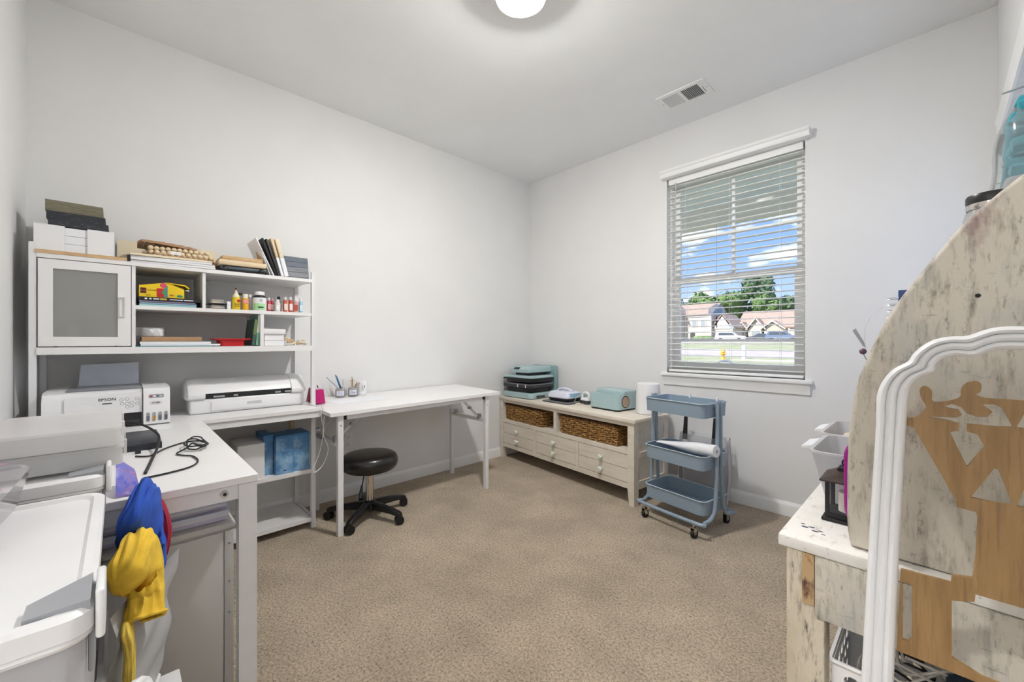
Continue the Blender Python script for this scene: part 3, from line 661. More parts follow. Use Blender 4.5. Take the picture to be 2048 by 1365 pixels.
ap = cthing('air_purifier', 'white cylindrical air purifier with a dark top vent beside the window', 'appliance', 1.425, .29, ZC)
bm = BM(); lathe(bm, [(.078, 0), (.082, .004), (.084, .05), (.083, .16), (.08, .2), (.078, .214), (.074, .218), (.066, .216)], 40); lp('body', bm, 'wplast', ap)
bm = BM(); lathe(bm, [(.0655, .214), (.0655, .2155), (.03, .212), (.001, .212)], 40); lp('top_vent', bm, 'charcoal', ap)
lp('label_mark', bx(-.086, -.0815, -.03, -.012, .13, .16), plain('5a78a8'), ap)
bm = BM(); lathe(bm, [(.0785, .006), (.0815, .002), (.0795, .0005)], 40, cap=False); lp('base_ring', bm, 'gplast', ap)

# ------------------------------------------------------------------ three-tier cart
CR = math.radians(-9.8)
ca = thing('utility_cart', 'blue-grey metal three-tier rolling cart in front of the window', 'cart', (1.83, -.535, 0), CR)
for z in (.2, .45, .745):
    bm = BM(); tray(bm, -.2, .2, -.128, .128, z-.082, z, .035, .003, tp=.004, lip=.004); tr = lp('tray', bm, 'cart', ca, label=None)
    bm = BM(); tube(bm, [(p[0], p[1], z-.001) for p in rrect(-.2035, .2035, -.1315, .1315, .038, 6)], .0028, 6, closed=True); lp('rim_bead', bm, mat('pale blue enamel', (.72, .79, .84), .3, var=.02), tr)
for s in (-1, 1):
    y = .026*s; yb = .175*s
    bm = BM(); pts = []
    for sx in (-1, 1):
        leg_ = [(.216*sx, .016*s, .75), (.216*sx, .02*s, .45), (.216*sx, .036*s, .2), (.216*sx, .055*s, .13), (.212*sx, .085*s, .098), (.205*sx, .13*s, .088), (.19*sx, .165*s, .086)]
        pts = pts + (leg_ if sx < 0 else leg_[::-1])
    tube(bm, spline(pts, 5), .0105, 10); lp('tube_frame', bm, 'cart', ca)
    for sx in (-1, 1):
        bm = BM(); cyl(bm, (.216*sx, .016*s, .75), (.216*sx, .016*s, .757), .0112, n=12); lp('tube_cap', bm, 'cart', ca)
        x, yy = .165*sx, .168*s
        bm = BM(); cyl(bm, (x, yy, .06), (x, yy, .082), .006, n=10); box(bm, x-.013, x-.010, yy-.012, yy+.012, .022, .062); box(bm, x+.010, x+.013, yy-.012, yy+.012, .022, .062); box(bm, x-.013, x+.013, yy-.012, yy+.012, .058, .064); cs = lp('caster', bm, 'chrome', ca)
        bm = BM(); cyl(bm, (x-.009, yy+.006, .024), (x+.009, yy+.006, .024), .024, n=20); lp('wheel', bm, 'blackm', cs)
for sx in (-1, 1): lp('bracket', bx(.2045*sx-.004, .2045*sx+.004, -.03, .03, .722, .74), 'cart', ca)
lp('hook', bx(-.05, -.042, .122, .137, .735, .762, b=.001), 'wplast', ca); lp('hook', bx(.2, .208, -.004, .008, .755, .775, b=.001), 'wplast', ca)

# roll of white interfacing lying across the middle tray
bm = BM(); a = Vector((1.66, -.515, .452)); b = Vector((2.045, -.615, .478)); d = (b-a).normalized(); s, u = frame_of(d)
rl = thing('fabric_roll', 'roll of white interfacing lying across the middle tray of the cart', 'roll', (1.85, -.565, .43), 0)
R = []
for k in range(13):
    t = k/12; p = a+(b-a)*t; r = .012+.022*min(1, t*1.6); R.append([p+(s*math.cos(q)*(r+(.02*(1-t) if t < .6 else 0))+u*math.sin(q)*r*(.5+.5*min(1, t*1.5))) for q in [2*PI*i/20 for i in range(20)]])
loft(bm, R); mk('wound_fabric', bm, 'paper', rl)
bm = BM(); cyl(bm, b-d*.002, b+d*.0015, .0105, n=16); mk('core', bm, plain('c9c4bd', .8), rl)
bm = BM(); cyl(bm, b, b+d*.002, .006, n=16); mk('core_hole', bm, plain('8b8680', .8), rl)
def loose(u_, v_):
    p = a+(b-a)*(.02+.5*u_); return p+Vector((.02, .07, 0))*v_+Vector((0, 0, .013*math.sin(u_*7+v_*3)+.012-.01*v_))
bm = BM(); grid(bm, loose, 14, 8); mk('loose_end', bm, 'paper', rl)

# clear tote bag leaning on the wall behind the cart
tb = thing('plastic_tote', 'clear vinyl tote bag with black straps leaning on the wall behind the cart', 'bag', (1.77, -.12, 0), math.radians(-4))
bm = BM(); loft(bm, [[(p[0], p[1]+z*.09, z) for p in rrect(-.16-w_, .16+w_, -.05, .05, .03)] for w_, z in ((-.01, 0), (0, .15), (.01, .35), (.004, .44))], True, False); lp('body', bm, 'bag', tb)
bm = BM(); tube(bm, spline([(.165, .0, .01), (.18, .01, .16), (.17, .03, .3), (.16, .035, .43)], 6), .016, 8, flat=.4); lp('side_gusset', bm, 'milk', tb)
for x, yy in ((-.115, 0), (.09, 0)):
    bm = BM(); R = [[(x-.018+i, -.054+z*.1, z), (x+.018-i, -.054+z*.1, z), (x+.018-i, -.05+z*.1, z), (x-.018+i, -.05+z*.1, z)] for i, z in ((0, .40), (.003, .48), (.006, .575))]; loft(bm, R); lp('strap', bm, 'blackm', tb)
bm = bx(-.14, .14, .0, .012, .03, .43); bm.transform(Matrix.Rotation(-.09, 4, 'X')); lp('white_board', bm, 'milk', tb)

# ------------------------------------------------------------------ things on top of the hutch
T0 = 1.4625
one('wooden_board', 'long pale wooden board lying under the white wrapped tiles', 'board', bx(.1, .366, -3.285, -3.012, T0, T0+.014), 'wood')
pk = thing('tile_pack', 'three white tiles in split white wrapping on the left end of the hutch', 'pack', (.22, -3.17, T0+.0145))
for k in range(3): mk('tile', bx(.105, .348, -3.284, -3.058, T0+.015+k*.0345, T0+.015+k*.0345+.0335, b=.001, seg=1), 'paper', pk)
for y0, y1 in ((-3.29, -3.204), (-3.137, -3.053)):
    bm = BM(); prism(bm, [(.1, T0+.0145), (.354, T0+.0145), (.354, T0+.122), (.1, T0+.122)], 'y', y0, y1, [[(.1035, T0+.0148), (.3505, T0+.0148), (.3505, T0+.1195), (.1035, T0+.1195)]]); mk('wrapper', bm, 'wplast', pk)
zb = T0+.123
one('stained_board', 'black stained board with white flecks, lower of two on the wrapped tiles', 'board', bx(.13, .34, -3.252, -3.072, zb, zb+.031), 'darkwood', group='boards on the wrapped tiles')
one('stained_board', 'black stained board with white flecks, upper of two on the wrapped tiles', 'board', bx(.14, .325, -3.258, -3.082, zb+.0315, zb+.064), 'darkwood', group='boards on the wrapped tiles')
one('stained_board', 'olive grey wooden board topmost of the stack on the wrapped tiles', 'board', bx(.11, .315, -3.262, -3.09, zb+.0645, zb+.112), 'olivewood', group='boards on the wrapped tiles')
bm = bx(-.008, 0, -3.045, -2.635, 0, .155); bm.transform(Matrix.Translation((.062, 0, T0)) @ Matrix.Rotation(-.2, 4, 'Y'))
one('cream_panel', 'long cream panel leaning against the wall behind the beads', 'panel', bm, 'cream')
names = ['lowest of the stack', 'second of the stack', 'third of the stack', 'top of the stack']
for k in range(4):
    z = T0+k*.0105; bm = bx(-.13, .13, -.158+.004*k, .16, 0, .0095, b=.001, seg=1)
    one('canvas_panel', 'thin white canvas panel on the hutch, ' + names[k], 'panel', bm, ['paper', 'wplast', 'paper', 'cream'][k], (.235+.004*(k % 2), -2.842-.006*k, z), (0, 0, (-.02, .015, -.03, .02)[k]), 'white panels on the hutch')
bm = BM(); box(bm, .355, .366, -3.012, -3.0, T0+.001, T0+.03, b=.002); one('binder_clip', 'small black binder clip beside the white panels', 'clip', bm, 'black')
zt = T0+.0425
tr_ = thing('wood_slice_tray', 'thin wooden tray under the bead garland', 'tray', (.22, -2.83, zt))
bm = BM(); prism(bm, [(.09+.0, -2.985), (.2, -2.99), (.33, -2.96), (.352, -2.85), (.35, -2.74), (.31, -2.68), (.14, -2.675), (.08, -2.8)], 'z', zt, zt+.006); mk('board', bm, 'kraft', tr_)
gd = thing('bead_garland', 'garland of pale wooden beads coiled on the tray', 'beads', (.25, -2.83, zt+.0065))
bm = BM(); ball(bm, (0, 0, 0), .0115, n=10, m=6); bead_me = None
pts = spline([(.3, -2.94, 0), (.335, -2.9, 0), (.338, -2.82, 0), (.334, -2.75, 0), (.325, -2.70, 0), (.29, -2.692, 0), (.25, -2.71, 0), (.2, -2.8, 0), (.19, -2.9, 0), (.25, -2.945, 0)], 40, closed=True)
acc = 0; last = pts[0]; spots = [last]
for p in pts[1:]:
    if (p-spots[-1]).length >= .0225: spots.append(p)
lay2 = [Vector((.318-.004*math.sin(i), -2.93+i*.0215, .021)) for i in range(11)]
for i, p in enumerate([q+Vector((0, 0, .0115)) for q in spots]+[q+Vector((0, 0, .0115)) for q in lay2]):
    if bead_me is None:
        b0 = mk('bead', bm, 'woodp', gd, world=False, ang=80); bead_me = b0.data; o = b0
    else: o = bpy.data.objects.new('bead', bead_me); C.objects.link(o); o.parent = gd
    o.location = Vector((p.x, p.y, p.z)) - Vector((.25, -2.83, 0))
bm = BM(); tube(bm, spline([(.32, -2.94, zt+.02), (.335, -2.957, zt+.035), (.33, -2.95, zt+.06)], 5), .0018, 6); mk('cord', bm, 'charcoal', gd)
mk('tag', bx(.347, .3485, -2.86, -2.82, zt+.012, zt+.028), 'paper', gd)
sg = thing('wooden_sign', 'rough edged wooden sign lying tilted over the bead garland', 'sign', (.24, -2.86, zt+.055))
bm = BM(); prism(bm, [(.1, -2.972), (.24, -2.975), (.31, -2.96), (.325, -2.9), (.32, -2.82), (.3, -2.752), (.18, -2.75), (.1, -2.78)], 'z', 0, .011); bm.transform(Matrix.Translation((0, -2.86, zt+.058)) @ Matrix.Rotation(-.07, 4, 'X') @ Matrix.Translation((0, 2.86, 0))); mk('board', bm, 'kraft', sg)
bm = BM(); box(bm, .302, .317, -2.94, -2.915, zt+.045, zt+.06); mk('dark_block', bm, plain('57402f', .7), sg)
for k in range(4):
    y = -2.9+k*.036; bm = bx(.308, .3185, y, y+.022, 0, .0015); bm.transform(Matrix.Translation((0, 0, zt+.0705-.07*(y+2.86)))); mk('lettering_mark', bm, 'cream', sg)

tr2 = thing('serving_tray', 'black footed tray under two pale wooden panels on the hutch', 'tray', (.22, -2.555, T0))
mk('plate', bx(.09, .345, -2.66, -2.452, T0+.014, T0+.028, b=.003), plain('4c5660', .4), tr2)
for y in (-2.64, -2.475):
    bm = BM(); ball(bm, (.335, y, T0+.016), .016, 1, 1.3, .95); mk('foot', bm, 'black', tr2)
mk('bottom', bx(.1, .33, -2.65, -2.46, T0, T0+.0135), 'charcoal', tr2)
one('wood_block', 'thick pale wooden panel on the black tray, lower of two', 'board', bx(.11, .352, -2.668, -2.452, T0+.034, T0+.062, b=.006), 'woodp', group='wooden frames on the tray')
bm = BM(); box(bm, .13, .345, -2.652, -2.47, T0+.0625, T0+.083, b=.002); one('wood_block', 'thin speckled wooden panel, upper of two on the black tray', 'board', bm, 'wood', group='wooden frames on the tray')

def leaner(name, label, y_base, y_top, z_h, th_, m, x0=.12, x1=.33, split=None, group=None):
    L = math.hypot(y_top-y_base, z_h); a = math.atan2(y_base-y_top, z_h)
    o = bpy.data.objects.new(name, None); C.objects.link(o); Mx = Matrix.Translation((x0, y_base, T0)) @ Matrix.Rotation(a, 4, 'X'); o.matrix_world = Mx; ROOT[o.name] = Mx; tag(o, label, 'board', group)
    lift = 0.0005+th_*math.sin(a)
    if split:
        lp('upper_half', bx(0, x1-x0, 0, th_, lift+L*split, lift+L, b=.002), m[0], o); lp('lower_half', bx(0, x1-x0, 0, th_, lift, lift+L*split-.0005, b=.002), m[1], o)
    else: lp('panel', bx(0, x1-x0, 0, th_, lift, lift+L, b=.002), m, o)
g = 'boards leaning in a row on the hutch'
leaner('leaning_board', 'pale grey panel leaning first in the row of boards on the hutch', -2.412, -2.5, .2, .006, 'wplast', group=g)
leaner('leaning_board', 'black board leaning second in the row on the hutch', -2.402, -2.472, .2, .011, 'blackm', group=g)
leaner('leaning_board', 'charcoal board leaning third in the row on the hutch', -2.387, -2.452, .2, .01, 'charcoal', group=g)
leaner('leaning_board', 'tan topped white board leaning between charcoal board and the last one', -2.372, -2.428, .208, .013, ('woodp', 'paper'), split=.5, group=g)
leaner('leaning_board', 'wide cream topped white board leaning last in the row', -2.354, -2.404, .206, .02, ('cream', 'paper'), split=.5, group=g)
lp_ = bpy.data.objects.new('arched_sheet', None); C.objects.link(lp_); Mx = Matrix.Translation((.14, -2.43, T0)) @ Matrix.Rotation(.33, 4, 'X'); lp_.matrix_world = Mx; ROOT[lp_.name] = Mx
tag(lp_, 'curved white sheet with a brown stripe leaning behind the boards', 'sheet')
bm = BM(); prism(bm, [(0, .003), (.19, .003), (.2, .1), (.17, .17), (.1, .215), (.03, .2)], 'y', 0, .003); lp('sheet', bm, 'wplast', lp_)
bm = BM(); prism(bm, [(.06, .02), (.16, .02), (.15, .11), (.1, .15)], 'y', -.004, -.0006); lp('brown_stripe', bm, 'wood', lp_)

gs = bpy.data.objects.new('slat_sign', None); C.objects.link(gs); Mx = Matrix.Translation((.125, -2.245, T0+.0005)) @ Matrix.Rotation(-.22, 4, 'Y'); gs.matrix_world = Mx; ROOT[gs.name] = Mx; tag(gs, 'slate blue sign of five horizontal planks on the right end of the hutch', 'sign')
for k in range(5): lp('plank', bx(0, .012, -.082, .082, .002+k*.0335, .002+k*.0335+.0322, b=.001, seg=1), ['slate', 'slatep', 'slatep', 'slate', 'slate'][k], gs)

# ------------------------------------------------------------------ things on the middle shelf
T1 = 1.2655
def book(name, label, x0, x1, y0, y1, z0, z1, m, cat='book', group=None, coil=False, edge=None):
    b = thing(name, label, cat, ((x0+x1)/2, (y0+y1)/2, z0), 0, group)
    t = min(.0015, (z1-z0)*.25)
    mk('pages', bx(x0+.002, x1-.002, y0+.002, y1-.002, z0+t, z1-t), edge or 'paper', b)
    mk('cover', bx(x0, x1, y0, y1, z1-t, z1), m, b); mk('cover', bx(x0, x1, y0, y1, z0, z0+t), m, b)
    if coil:
        bm = BM()
        for i in range(9):
            x = x0+.02+i*(x1-x0-.04)/8; tube(bm, [(x, y1+.004*math.cos(q), (z0+z1)/2+.0052*math.sin(q)) for q in [2*PI*j/8 for j in range(8)]], .001, 4, closed=True)
        mk('coil', bm, 'black', b)
    return b
book('notebook', 'teal spiral notebook at the bottom of the stack on the hutch shelf', .1, .345, -2.972, -2.758, T1, T1+.009, plain('58aeb0'), 'notebook', 'notebooks on the hutch shelf', True, plain('bfe4e4', .8))
book('notebook', 'pale blue spiral notebook above the teal one', .1, .34, -2.97, -2.757, T1+.0095, T1+.017, plain('8fb4d6'), 'notebook', 'notebooks on the hutch shelf', True, plain('dfeaf6', .8))
book('notebook', 'lavender spiral notebook right below the black book', .1, .343, -2.972, -2.762, T1+.0175, T1+.0245, plain('8d80a6'), 'notebook', 'notebooks on the hutch shelf', True, plain('d9d2e6', .8))
bb = book('hardcover_book', 'thick black book with white spine lettering on the notebooks', .1, .35, -2.974, -2.742, T1+.025, T1+.0415, 'black', 'book')
mk('spine', bx(.3502, .352, -2.974, -2.742, T1+.025, T1+.0415), 'black', bb)
for y0, y1, hh in ((-2.952, -2.943, .007), (-2.936, -2.928, .006), (-2.922, -2.9, .005), (-2.862, -2.812, .0035), (-2.808, -2.772, .0035)): mk('spine_mark', bx(.3521, .3524, y0, y1, T1+.033-hh/2, T1+.033+hh/2), 'paper', bb)
mk('spine_mark', bx(.3521, .3524, -2.897, -2.873, T1+.029, T1+.037), plain('c8b04a'), bb)
yb_ = thing('cling_wrap_box', 'open yellow cling wrap carton lying on the black book', 'box', (.29, -2.88, T1+.042))
yz0 = T1+.042
bm = BM(); prism(bm, [(-2.97, yz0), (-2.805, yz0), (-2.805, yz0+.045), (-2.868, yz0+.075), (-2.97, yz0+.055)], 'x', .235, .325); mk('carton', bm, plain('f2cf1d', .5), yb_)
bm = BM(); prism(bm, [(-2.868, yz0+.0765), (-2.862, yz0+.0735), (-2.80, yz0+.068), (-2.783, yz0+.052), (-2.788, yz0+.049), (-2.803, yz0+.063), (-2.862, yz0+.07)], 'x', .235, .33); mk('lid_flap', bm, plain('f2cf1d', .5), yb_)
mk('tear_strip', bx(.25, .32, -2.8, -2.786, yz0+.04, yz0+.046), 'paper', yb_)
mk('red_panel', bx(.3251, .3256, -2.908, -2.882, yz0+.003, yz0+.045), plain('c8242c'), yb_)
mk('teal_panel', bx(.3251, .3255, -2.881, -2.868, yz0+.003, yz0+.06), plain('4d8f94'), yb_)
bm = BM(); cyl(bm, (.3256, -2.884, yz0+.06), (.3262, -2.884, yz0+.06), .012, n=20); wm = mk('melon_picture', bm, plain('d9506b'), yb_)
bm = BM(); cyl(bm, (.3262, -2.882, yz0+.026), (.3266, -2.882, yz0+.026), .008, n=18); mk('green_fruit', bm, plain('3c9a55'), yb_)
bm = BM(); cyl(bm, (.3255, -2.822, yz0+.012), (.326, -2.822, yz0+.012), .006, n=16); bm.transform(Matrix.Translation((0, -2.822, 0)) @ Matrix.Diagonal((1, 2, 1, 1)) @ Matrix.Translation((0, 2.822, 0))); mk('green_oval', bm, plain('2f9a72'), yb_)
mk('logo_patch', bx(.3251, .3255, -2.966, -2.945, yz0+.018, yz0+.044), plain('3a1c12'), yb_)
text('lettering', 'GLAD', .0105, plain('e2542a'), yb_, (.3258, -2.9555, yz0+.031), FX, sx=.8)
text('lettering', 'CLING WRAP', .0095, plain('7a2a16'), yb_, (.3256, -2.926, yz0+.034), FX, sx=.62)
text('lettering', '400', .0115, plain('a8341f'), yb_, (.3258, -2.853, yz0+.014), FX)
text('lettering', 'SQ FT', .006, plain('7a2a16'), yb_, (.3258, -2.938, yz0+.01), FX)

def bottle(label, y, prof, mats, x=.29, name='bottle', group='craft bottles on the hutch shelf', cat='bottle', lab=None, n=20):
    """prof: list of (part name, [(r,z)...], material)"""
    b = thing(name, label, cat, (x, y, T1), 0, group); first = None
    for nm, pr_, m_ in prof:
        bm = BM(); lathe(bm, pr_, n, (x, y, T1+.0003)); mk(nm, bm, m_, b)
    if lab:
        r, z0, z1, m_, a0, a1 = lab; bm = BM(); grid(bm, lambda u, v: (x+r*math.cos(a0+(a1-a0)*u), y+r*math.sin(a0+(a1-a0)*u), T1+z0+(z1-z0)*v), 12, 1); mk('label', bm, m_, b)
    return b
wm_ = M['wplast']
cp = thing('stamp_pack', 'clear blister packs of small stamps stacked on the shelf', 'pack', (.28, -2.67, T1))
for k in range(2):
    z = T1+k*.027
    mk('tray', bx(.2, .335, -2.706, -2.63, z+.0002, z+.003), 'charcoal', cp)
    bm = BM(); loft(bm, [[(p[0], p[1], zz) for p in rrect(.21+i, .33-i, -2.702+i, -2.636-i, .008, 3)] for i, zz in ((0, z+.0032), (.004, z+.02), (.008, z+.024))]); mk('blister', bm, 'clearp', cp)
    mk('stamp_card', bx(.225, .322, -2.69, -2.652, z+.0034, z+.016), plain(('d8c3a0', 'c9b48e')[k]), cp)
    bm = BM(); cyl(bm, (.315, -2.643, z+.004), (.315, -2.643, z+.018), .006, n=12); mk('ink_pot', bm, plain('2c3a44'), cp)
one('small_white_box', 'narrow white box standing beside the yellow glue bottle', 'box', bx(.27, .325, -2.629, -2.613, T1+.0002, T1+.042, b=.001), 'wplast')
gb = bottle('yellow wood glue bottle with a red tip on the hutch shelf', -2.583, [('body', [(.018, 0), (.0195, .004), (.0195, .06), (.017, .07)], plain('e8cb2c', .4)), ('shoulder', [(.0175, .07), (.014, .082), (.009, .088), (.008, .094)], plain('efe6c2', .35)), ('cap', [(.007, .094), (.005, .104), (.003, .11)], plain('e9d2c8', .4)), ('tip', [(.004, .11), (.004, .118), (.001, .122)], plain('8f1b24', .4))], None)
bm = BM(); cyl(bm, (.3097, -2.574, T1+.05), (.3105, -2.574, T1+.05), .0085, n=16); mk('red_emblem', bm, plain('b3202a'), gb)
text('lettering', 'WOOD\nGLUE', .011, plain('6b2a10'), gb, (.3103, -2.581, T1+.026), FX, sx=.8)
pd_ = bottle('small bottle of amber decoupage glue with a cream cap', -2.54, [('body', [(.0145, 0), (.0155, .003), (.0155, .066)], plain('eab62c', .35)), ('cap', [(.0125, .066), (.0125, .086), (.011, .09)], plain('efe9d8', .4))], None)
mk('label', bx(.3045, .306, -2.552, -2.528, T1+.036, T1+.06), plain('e9836b'), pd_); text('lettering', 'MOD\nPODGE', .0075, 'paper', pd_, (.3063, -2.54, T1+.049), FX, sx=.9)
bottle('clear lidded bottle standing behind the decoupage glue', -2.556, [('body', [(.012, 0), (.0125, .085)], M['clearp']), ('cap', [(.009, .085), (.009, .098)], plain('5a5f63'))], None, x=.25)
bottle('clear jar half hidden left of the big white bottle', -2.513, [('body', [(.013, 0), (.0135, .075)], M['clearp']), ('lid', [(.0125, .075), (.0125, .09)], wm_)], None, x=.27)
bg_ = bottle('big white bottle with black band and green label on the hutch shelf', -2.474, [('body', [(.031, 0), (.033, .003), (.033, .072), (.0325, .0735)], wm_), ('black_band', [(.033, .0736), (.0315, .08), (.024, .086), (.021, .0875)], M['black']), ('lid', [(.0245, .0878), (.0245, .104), (.023, .1075)], wm_)], None, x=.295, n=28)
bm = BM(); grid(bm, lambda u, v: (.295+.0334*math.cos(-1.2+1.9*u), -2.474+.0334*math.sin(-1.2+1.9*u), T1+.006+.036*v), 14, 1); mk('label', bm, plain('a9dfa2', .5), bg_)
mk('label_bar', bx(.3275, .3292, -2.488, -2.462, T1+.017, T1+.024), 'black', bg_)
bm = BM(); tube(bm, [(.3283, -2.474+.006*math.cos(q), T1+.058+.008*math.sin(q)) for q in [2*PI*i/6+.5 for i in range(6)]], .0014, 5, closed=True); mk('hex_emblem', bm, plain('5b6b5a'), bg_)
def paint(label, y, c, h=.085, r=.0115, x=.3, cap='wplast', lab='f0d8d2', clearb=False):
    b = bottle(label, y, [('body', [(r*.95, 0), (r, .003), (r, h*.72), (r*.6, h*.8)], plain(c, .35)), ('cap', [(r*.62, h*.8), (r*.66, h*.82), (r*.6, h)], M[cap] if cap in M else plain(cap))], None, x=x)
    mk('label', bx(x+r*.93, x+r*1.03, y-r*.7, y+r*.7, T1+h*.14, T1+h*.55), plain(lab, .6), b); return b
paint('small crimson paint bottle right of the big white bottle', -2.429, 'b8324a', .078, .0095, lab='e2a9a6')
paint('small pink capped red paint bottle behind the dropper bottle', -2.408, 'a92c44', .078, .0095, x=.275, cap='d6a7b0')
paint('white dropper bottle with pointed nozzle and lettered label', -2.388, 'e7dcda', .07, .0135, x=.31, lab='f2ecec')
paint('squat bottle with a wide black cap behind the dropper bottle', -2.372, '8d8f93', .09, .013, x=.27, cap='black', lab='b9babd')
paint('orange paint bottle with white cap, left of the orange pair', -2.346, 'c4593c', .088, .0115, lab='f0d9cd')
paint('orange paint bottle with white cap, right of the orange pair', -2.318, 'bf4b33', .09, .0115, lab='ece0d8')
paint('clear bottle with a dark red square label near the hutch post', -2.291, 'd8aaa2', .085, .0125, lab='b84a3a')
paint('pale blue paint bottle last in the row by the hutch post', -2.262, '8fc0d6', .085, .011, x=.295, lab='d9ebf4')

# ------------------------------------------------------------------ things on the bottom shelf
T2 = 1.0735
one('teal_folder', 'thin teal folder at the bottom of the paper stack on the hutch', 'folder', bx(.09, .362, -2.98, -2.7, T2+.0002, T2+.003), plain('2f8a94'))
one('paper_stack', 'stack of white paper between the teal folder and the kraft parcel', 'paper', bx(.1, .35, -2.965, -2.662, T2+.0034, T2+.012), 'paper')
one('letter_paper', 'shorter stack of white sheets right under the kraft parcel', 'paper', bx(.1, .345, -2.968, -2.7, T2+.0124, T2+.0235), 'paper')
bm = BM(); box(bm, .12, .335, -2.962, -2.735, T2+.024, T2+.047, b=.005); one('kraft_parcel', 'brown kraft paper parcel in clear wrap on the hutch', 'parcel', bm, 'kraft')
rw = thing('wrapped_roll', 'white tape roll in crinkled clear wrap on the kraft parcel', 'roll', (.27, -2.92, T2+.0475))
bm = BM(); lathe(bm, [(.038, 0), (.041, .004), (.041, .034), (.037, .04), (.018, .041)], 28, (.27, -2.92, T2+.0477)); mk('roll', bm, 'wplast', rw)
bm = BM(); grid(bm, lambda u, v: (.27+(.043+.004*math.sin(9*PI*u+3*v))*math.cos(2*PI*u), -2.92+(.043+.004*math.cos(7*PI*u))*math.sin(2*PI*u)-(.028 if abs(u-.75) < .08 else 0), T2+.05+.042*v), 40, 4); mk('clear_wrap', bm, 'bag', rw)
rt = thing('red_tray', 'bright red plastic dish with a wide rim on the hutch', 'dish', (.28, -2.61, T2))
bm = BM(); loft(bm, [[(p[0], p[1], z) for p in rrect(.21-i, .34+i*.4, -2.662-i, -2.55+i, .015, 3)] for i, z in ((-.004, T2+.0003), (0, T2+.03), (.026, T2+.034), (.026, T2+.04), (-.004, T2+.037), (-.008, T2+.006))]); mk('dish', bm, plain('c01a22', .35), rt)
def leanbook(label, y, tilt, h, t, c, band):
    o = bpy.data.objects.new('standing_book', None); C.objects.link(o); Mx = Matrix.Translation((.15, y, T2+.0005)) @ Matrix.Rotation(tilt, 4, 'X'); o.matrix_world = Mx; ROOT[o.name] = Mx; tag(o, label, 'book', 'standing books on the hutch')
    lp('cover', bx(0, .19, -t, 0, .002, h, b=.001, seg=1), plain(c), o); lp('spine_band', bx(.1902, .1912, -t, 0, h*.42, h*.98), plain(band, .6), o)
    return o
leanbook('dark green book leaning against the hutch divider', -2.505, -.11, .145, .016, '3c5a50', '6a7f55')
leanbook('mint green and white book leaning next to the divider', -2.4885, -.07, .17, .013, '7db39b', 'e6eadc')
for k, (h0, h1, lb) in enumerate(((0, .029, 'flat white carton at the bottom of the three on the hutch'), (.0295, .059, 'flat white carton in the middle of the three on the hutch'), (.0595, .094, 'white lidded carton on top of the three on the hutch'))):
    c_ = thing('white_carton', lb, 'box', (.26, -2.41, T2+h0), 0, 'white cartons on the hutch'); ex = .004 if k == 2 else 0
    mk('box', bx(.16, .335, -2.459, -2.362, T2+h0+.0003, T2+h1-.0005, b=.001, seg=1), 'wplast', c_)
    if k == 2: mk('lid', bx(.155, .342, -2.4645, -2.355, T2+h0+.006, T2+h1, b=.002), 'wplast', c_)
one('glue_stick', 'short beige glue stick lying on the top white carton', 'stick', bx(.33, .338, -2.462, -2.44, T2+.0945, T2+.1, b=.002), plain('b5aa98'))
random.seed(11)
sc_ = thing('wood_scraps', 'small bundle of pale wood scraps at the right end of the bottom hutch shelf', 'scraps', (.3, -2.3, T2))
for k in range(9):
    bm = BM(); a = random.uniform(0, PI); p = Vector((.3+random.uniform(-.03, .03), -2.30+random.uniform(-.04, .045), T2+.0075+.004*k)); d = Vector((math.cos(a)*.4, math.sin(a), .12*math.sin(k*2)))*.026
    tube(bm, spline([p-d, p+Vector((0, 0, .004)), p+d], 4), .0055, 6); mk('scrap', bm, 'wood' if k % 3 == 0 else 'cream', sc_)

# ------------------------------------------------------------------ printer
pr = thing('inkjet_printer', 'white ink tank printer with paper in the rear feed on the desk corner', 'printer', (.27, -3.07, ZD))
z0 = ZD+.001
def yzprism(poly_xz, y0, y1):
    bm = BM(); prism(bm, poly_xz, 'y', y0, y1); return bm
mk('body', yzprism([(.1, z0), (.4, z0), (.432, z0+.01), (.435, z0+.125), (.418, z0+.158), (.39, z0+.166), (.1, z0+.166)], -3.262, -2.962), 'wplast', pr)
tk = mk('ink_tank', yzprism([(.1, z0), (.44, z0), (.452, z0+.006), (.455, z0+.135), (.44, z0+.164), (.41, z0+.17), (.1, z0+.17)], -2.9595, -2.868), 'wplast', pr)
bm = BM(); prism(bm, [(-3.2, z0+.07), (-2.985, z0+.062), (-2.968, z0+.066), (-2.964, z0+.08), (-2.964, z0+.152), (-3.05, z0+.15), (-3.2, z0+.138)], 'x', .436, .441); pn = mk('control_panel', bm, 'wplast', pr)
mk('paper_exit', bx(.42, .4375, -3.19, -2.964, z0+.008, z0+.061), 'darkslot', pr)
mk('exit_tray', bx(.43, .439, -3.1, -2.97, z0+.018, z0+.03), 'charcoal', pr)
for y, z in ((-3.03, .122), (-3.012, .124), (-3.028, .105), (-3.012, .105), (-2.998, .108), (-3.012, .09), (-2.997, .092), (-2.98, .124), (-2.98, .102)):
    bm = BM(); tube(bm, [(.4415, y+.006*math.cos(q), z0+z+.006*math.sin(q)) for q in [2*PI*i/14 for i in range(14)]], .0007, 4, closed=True); bt = mk('button', bm, 'gplast', pn)
mk('display_slot', bx(.4412, .442, -3.09, -3.06, z0+.108, z0+.112), 'ink', pn)
text('lettering', 'EPSON', .017, 'ink', pn, (.4416, -3.075, z0+.127), FX, sx=1.05)
bm = BM(); rs = rrect(-2.942, -2.89, z0+.122, z0+.138, .003, 2); prism(bm, rs, 'x', .4545, .4556); st_ = mk('sticker', bm, plain('a5a5ad', .4), tk)
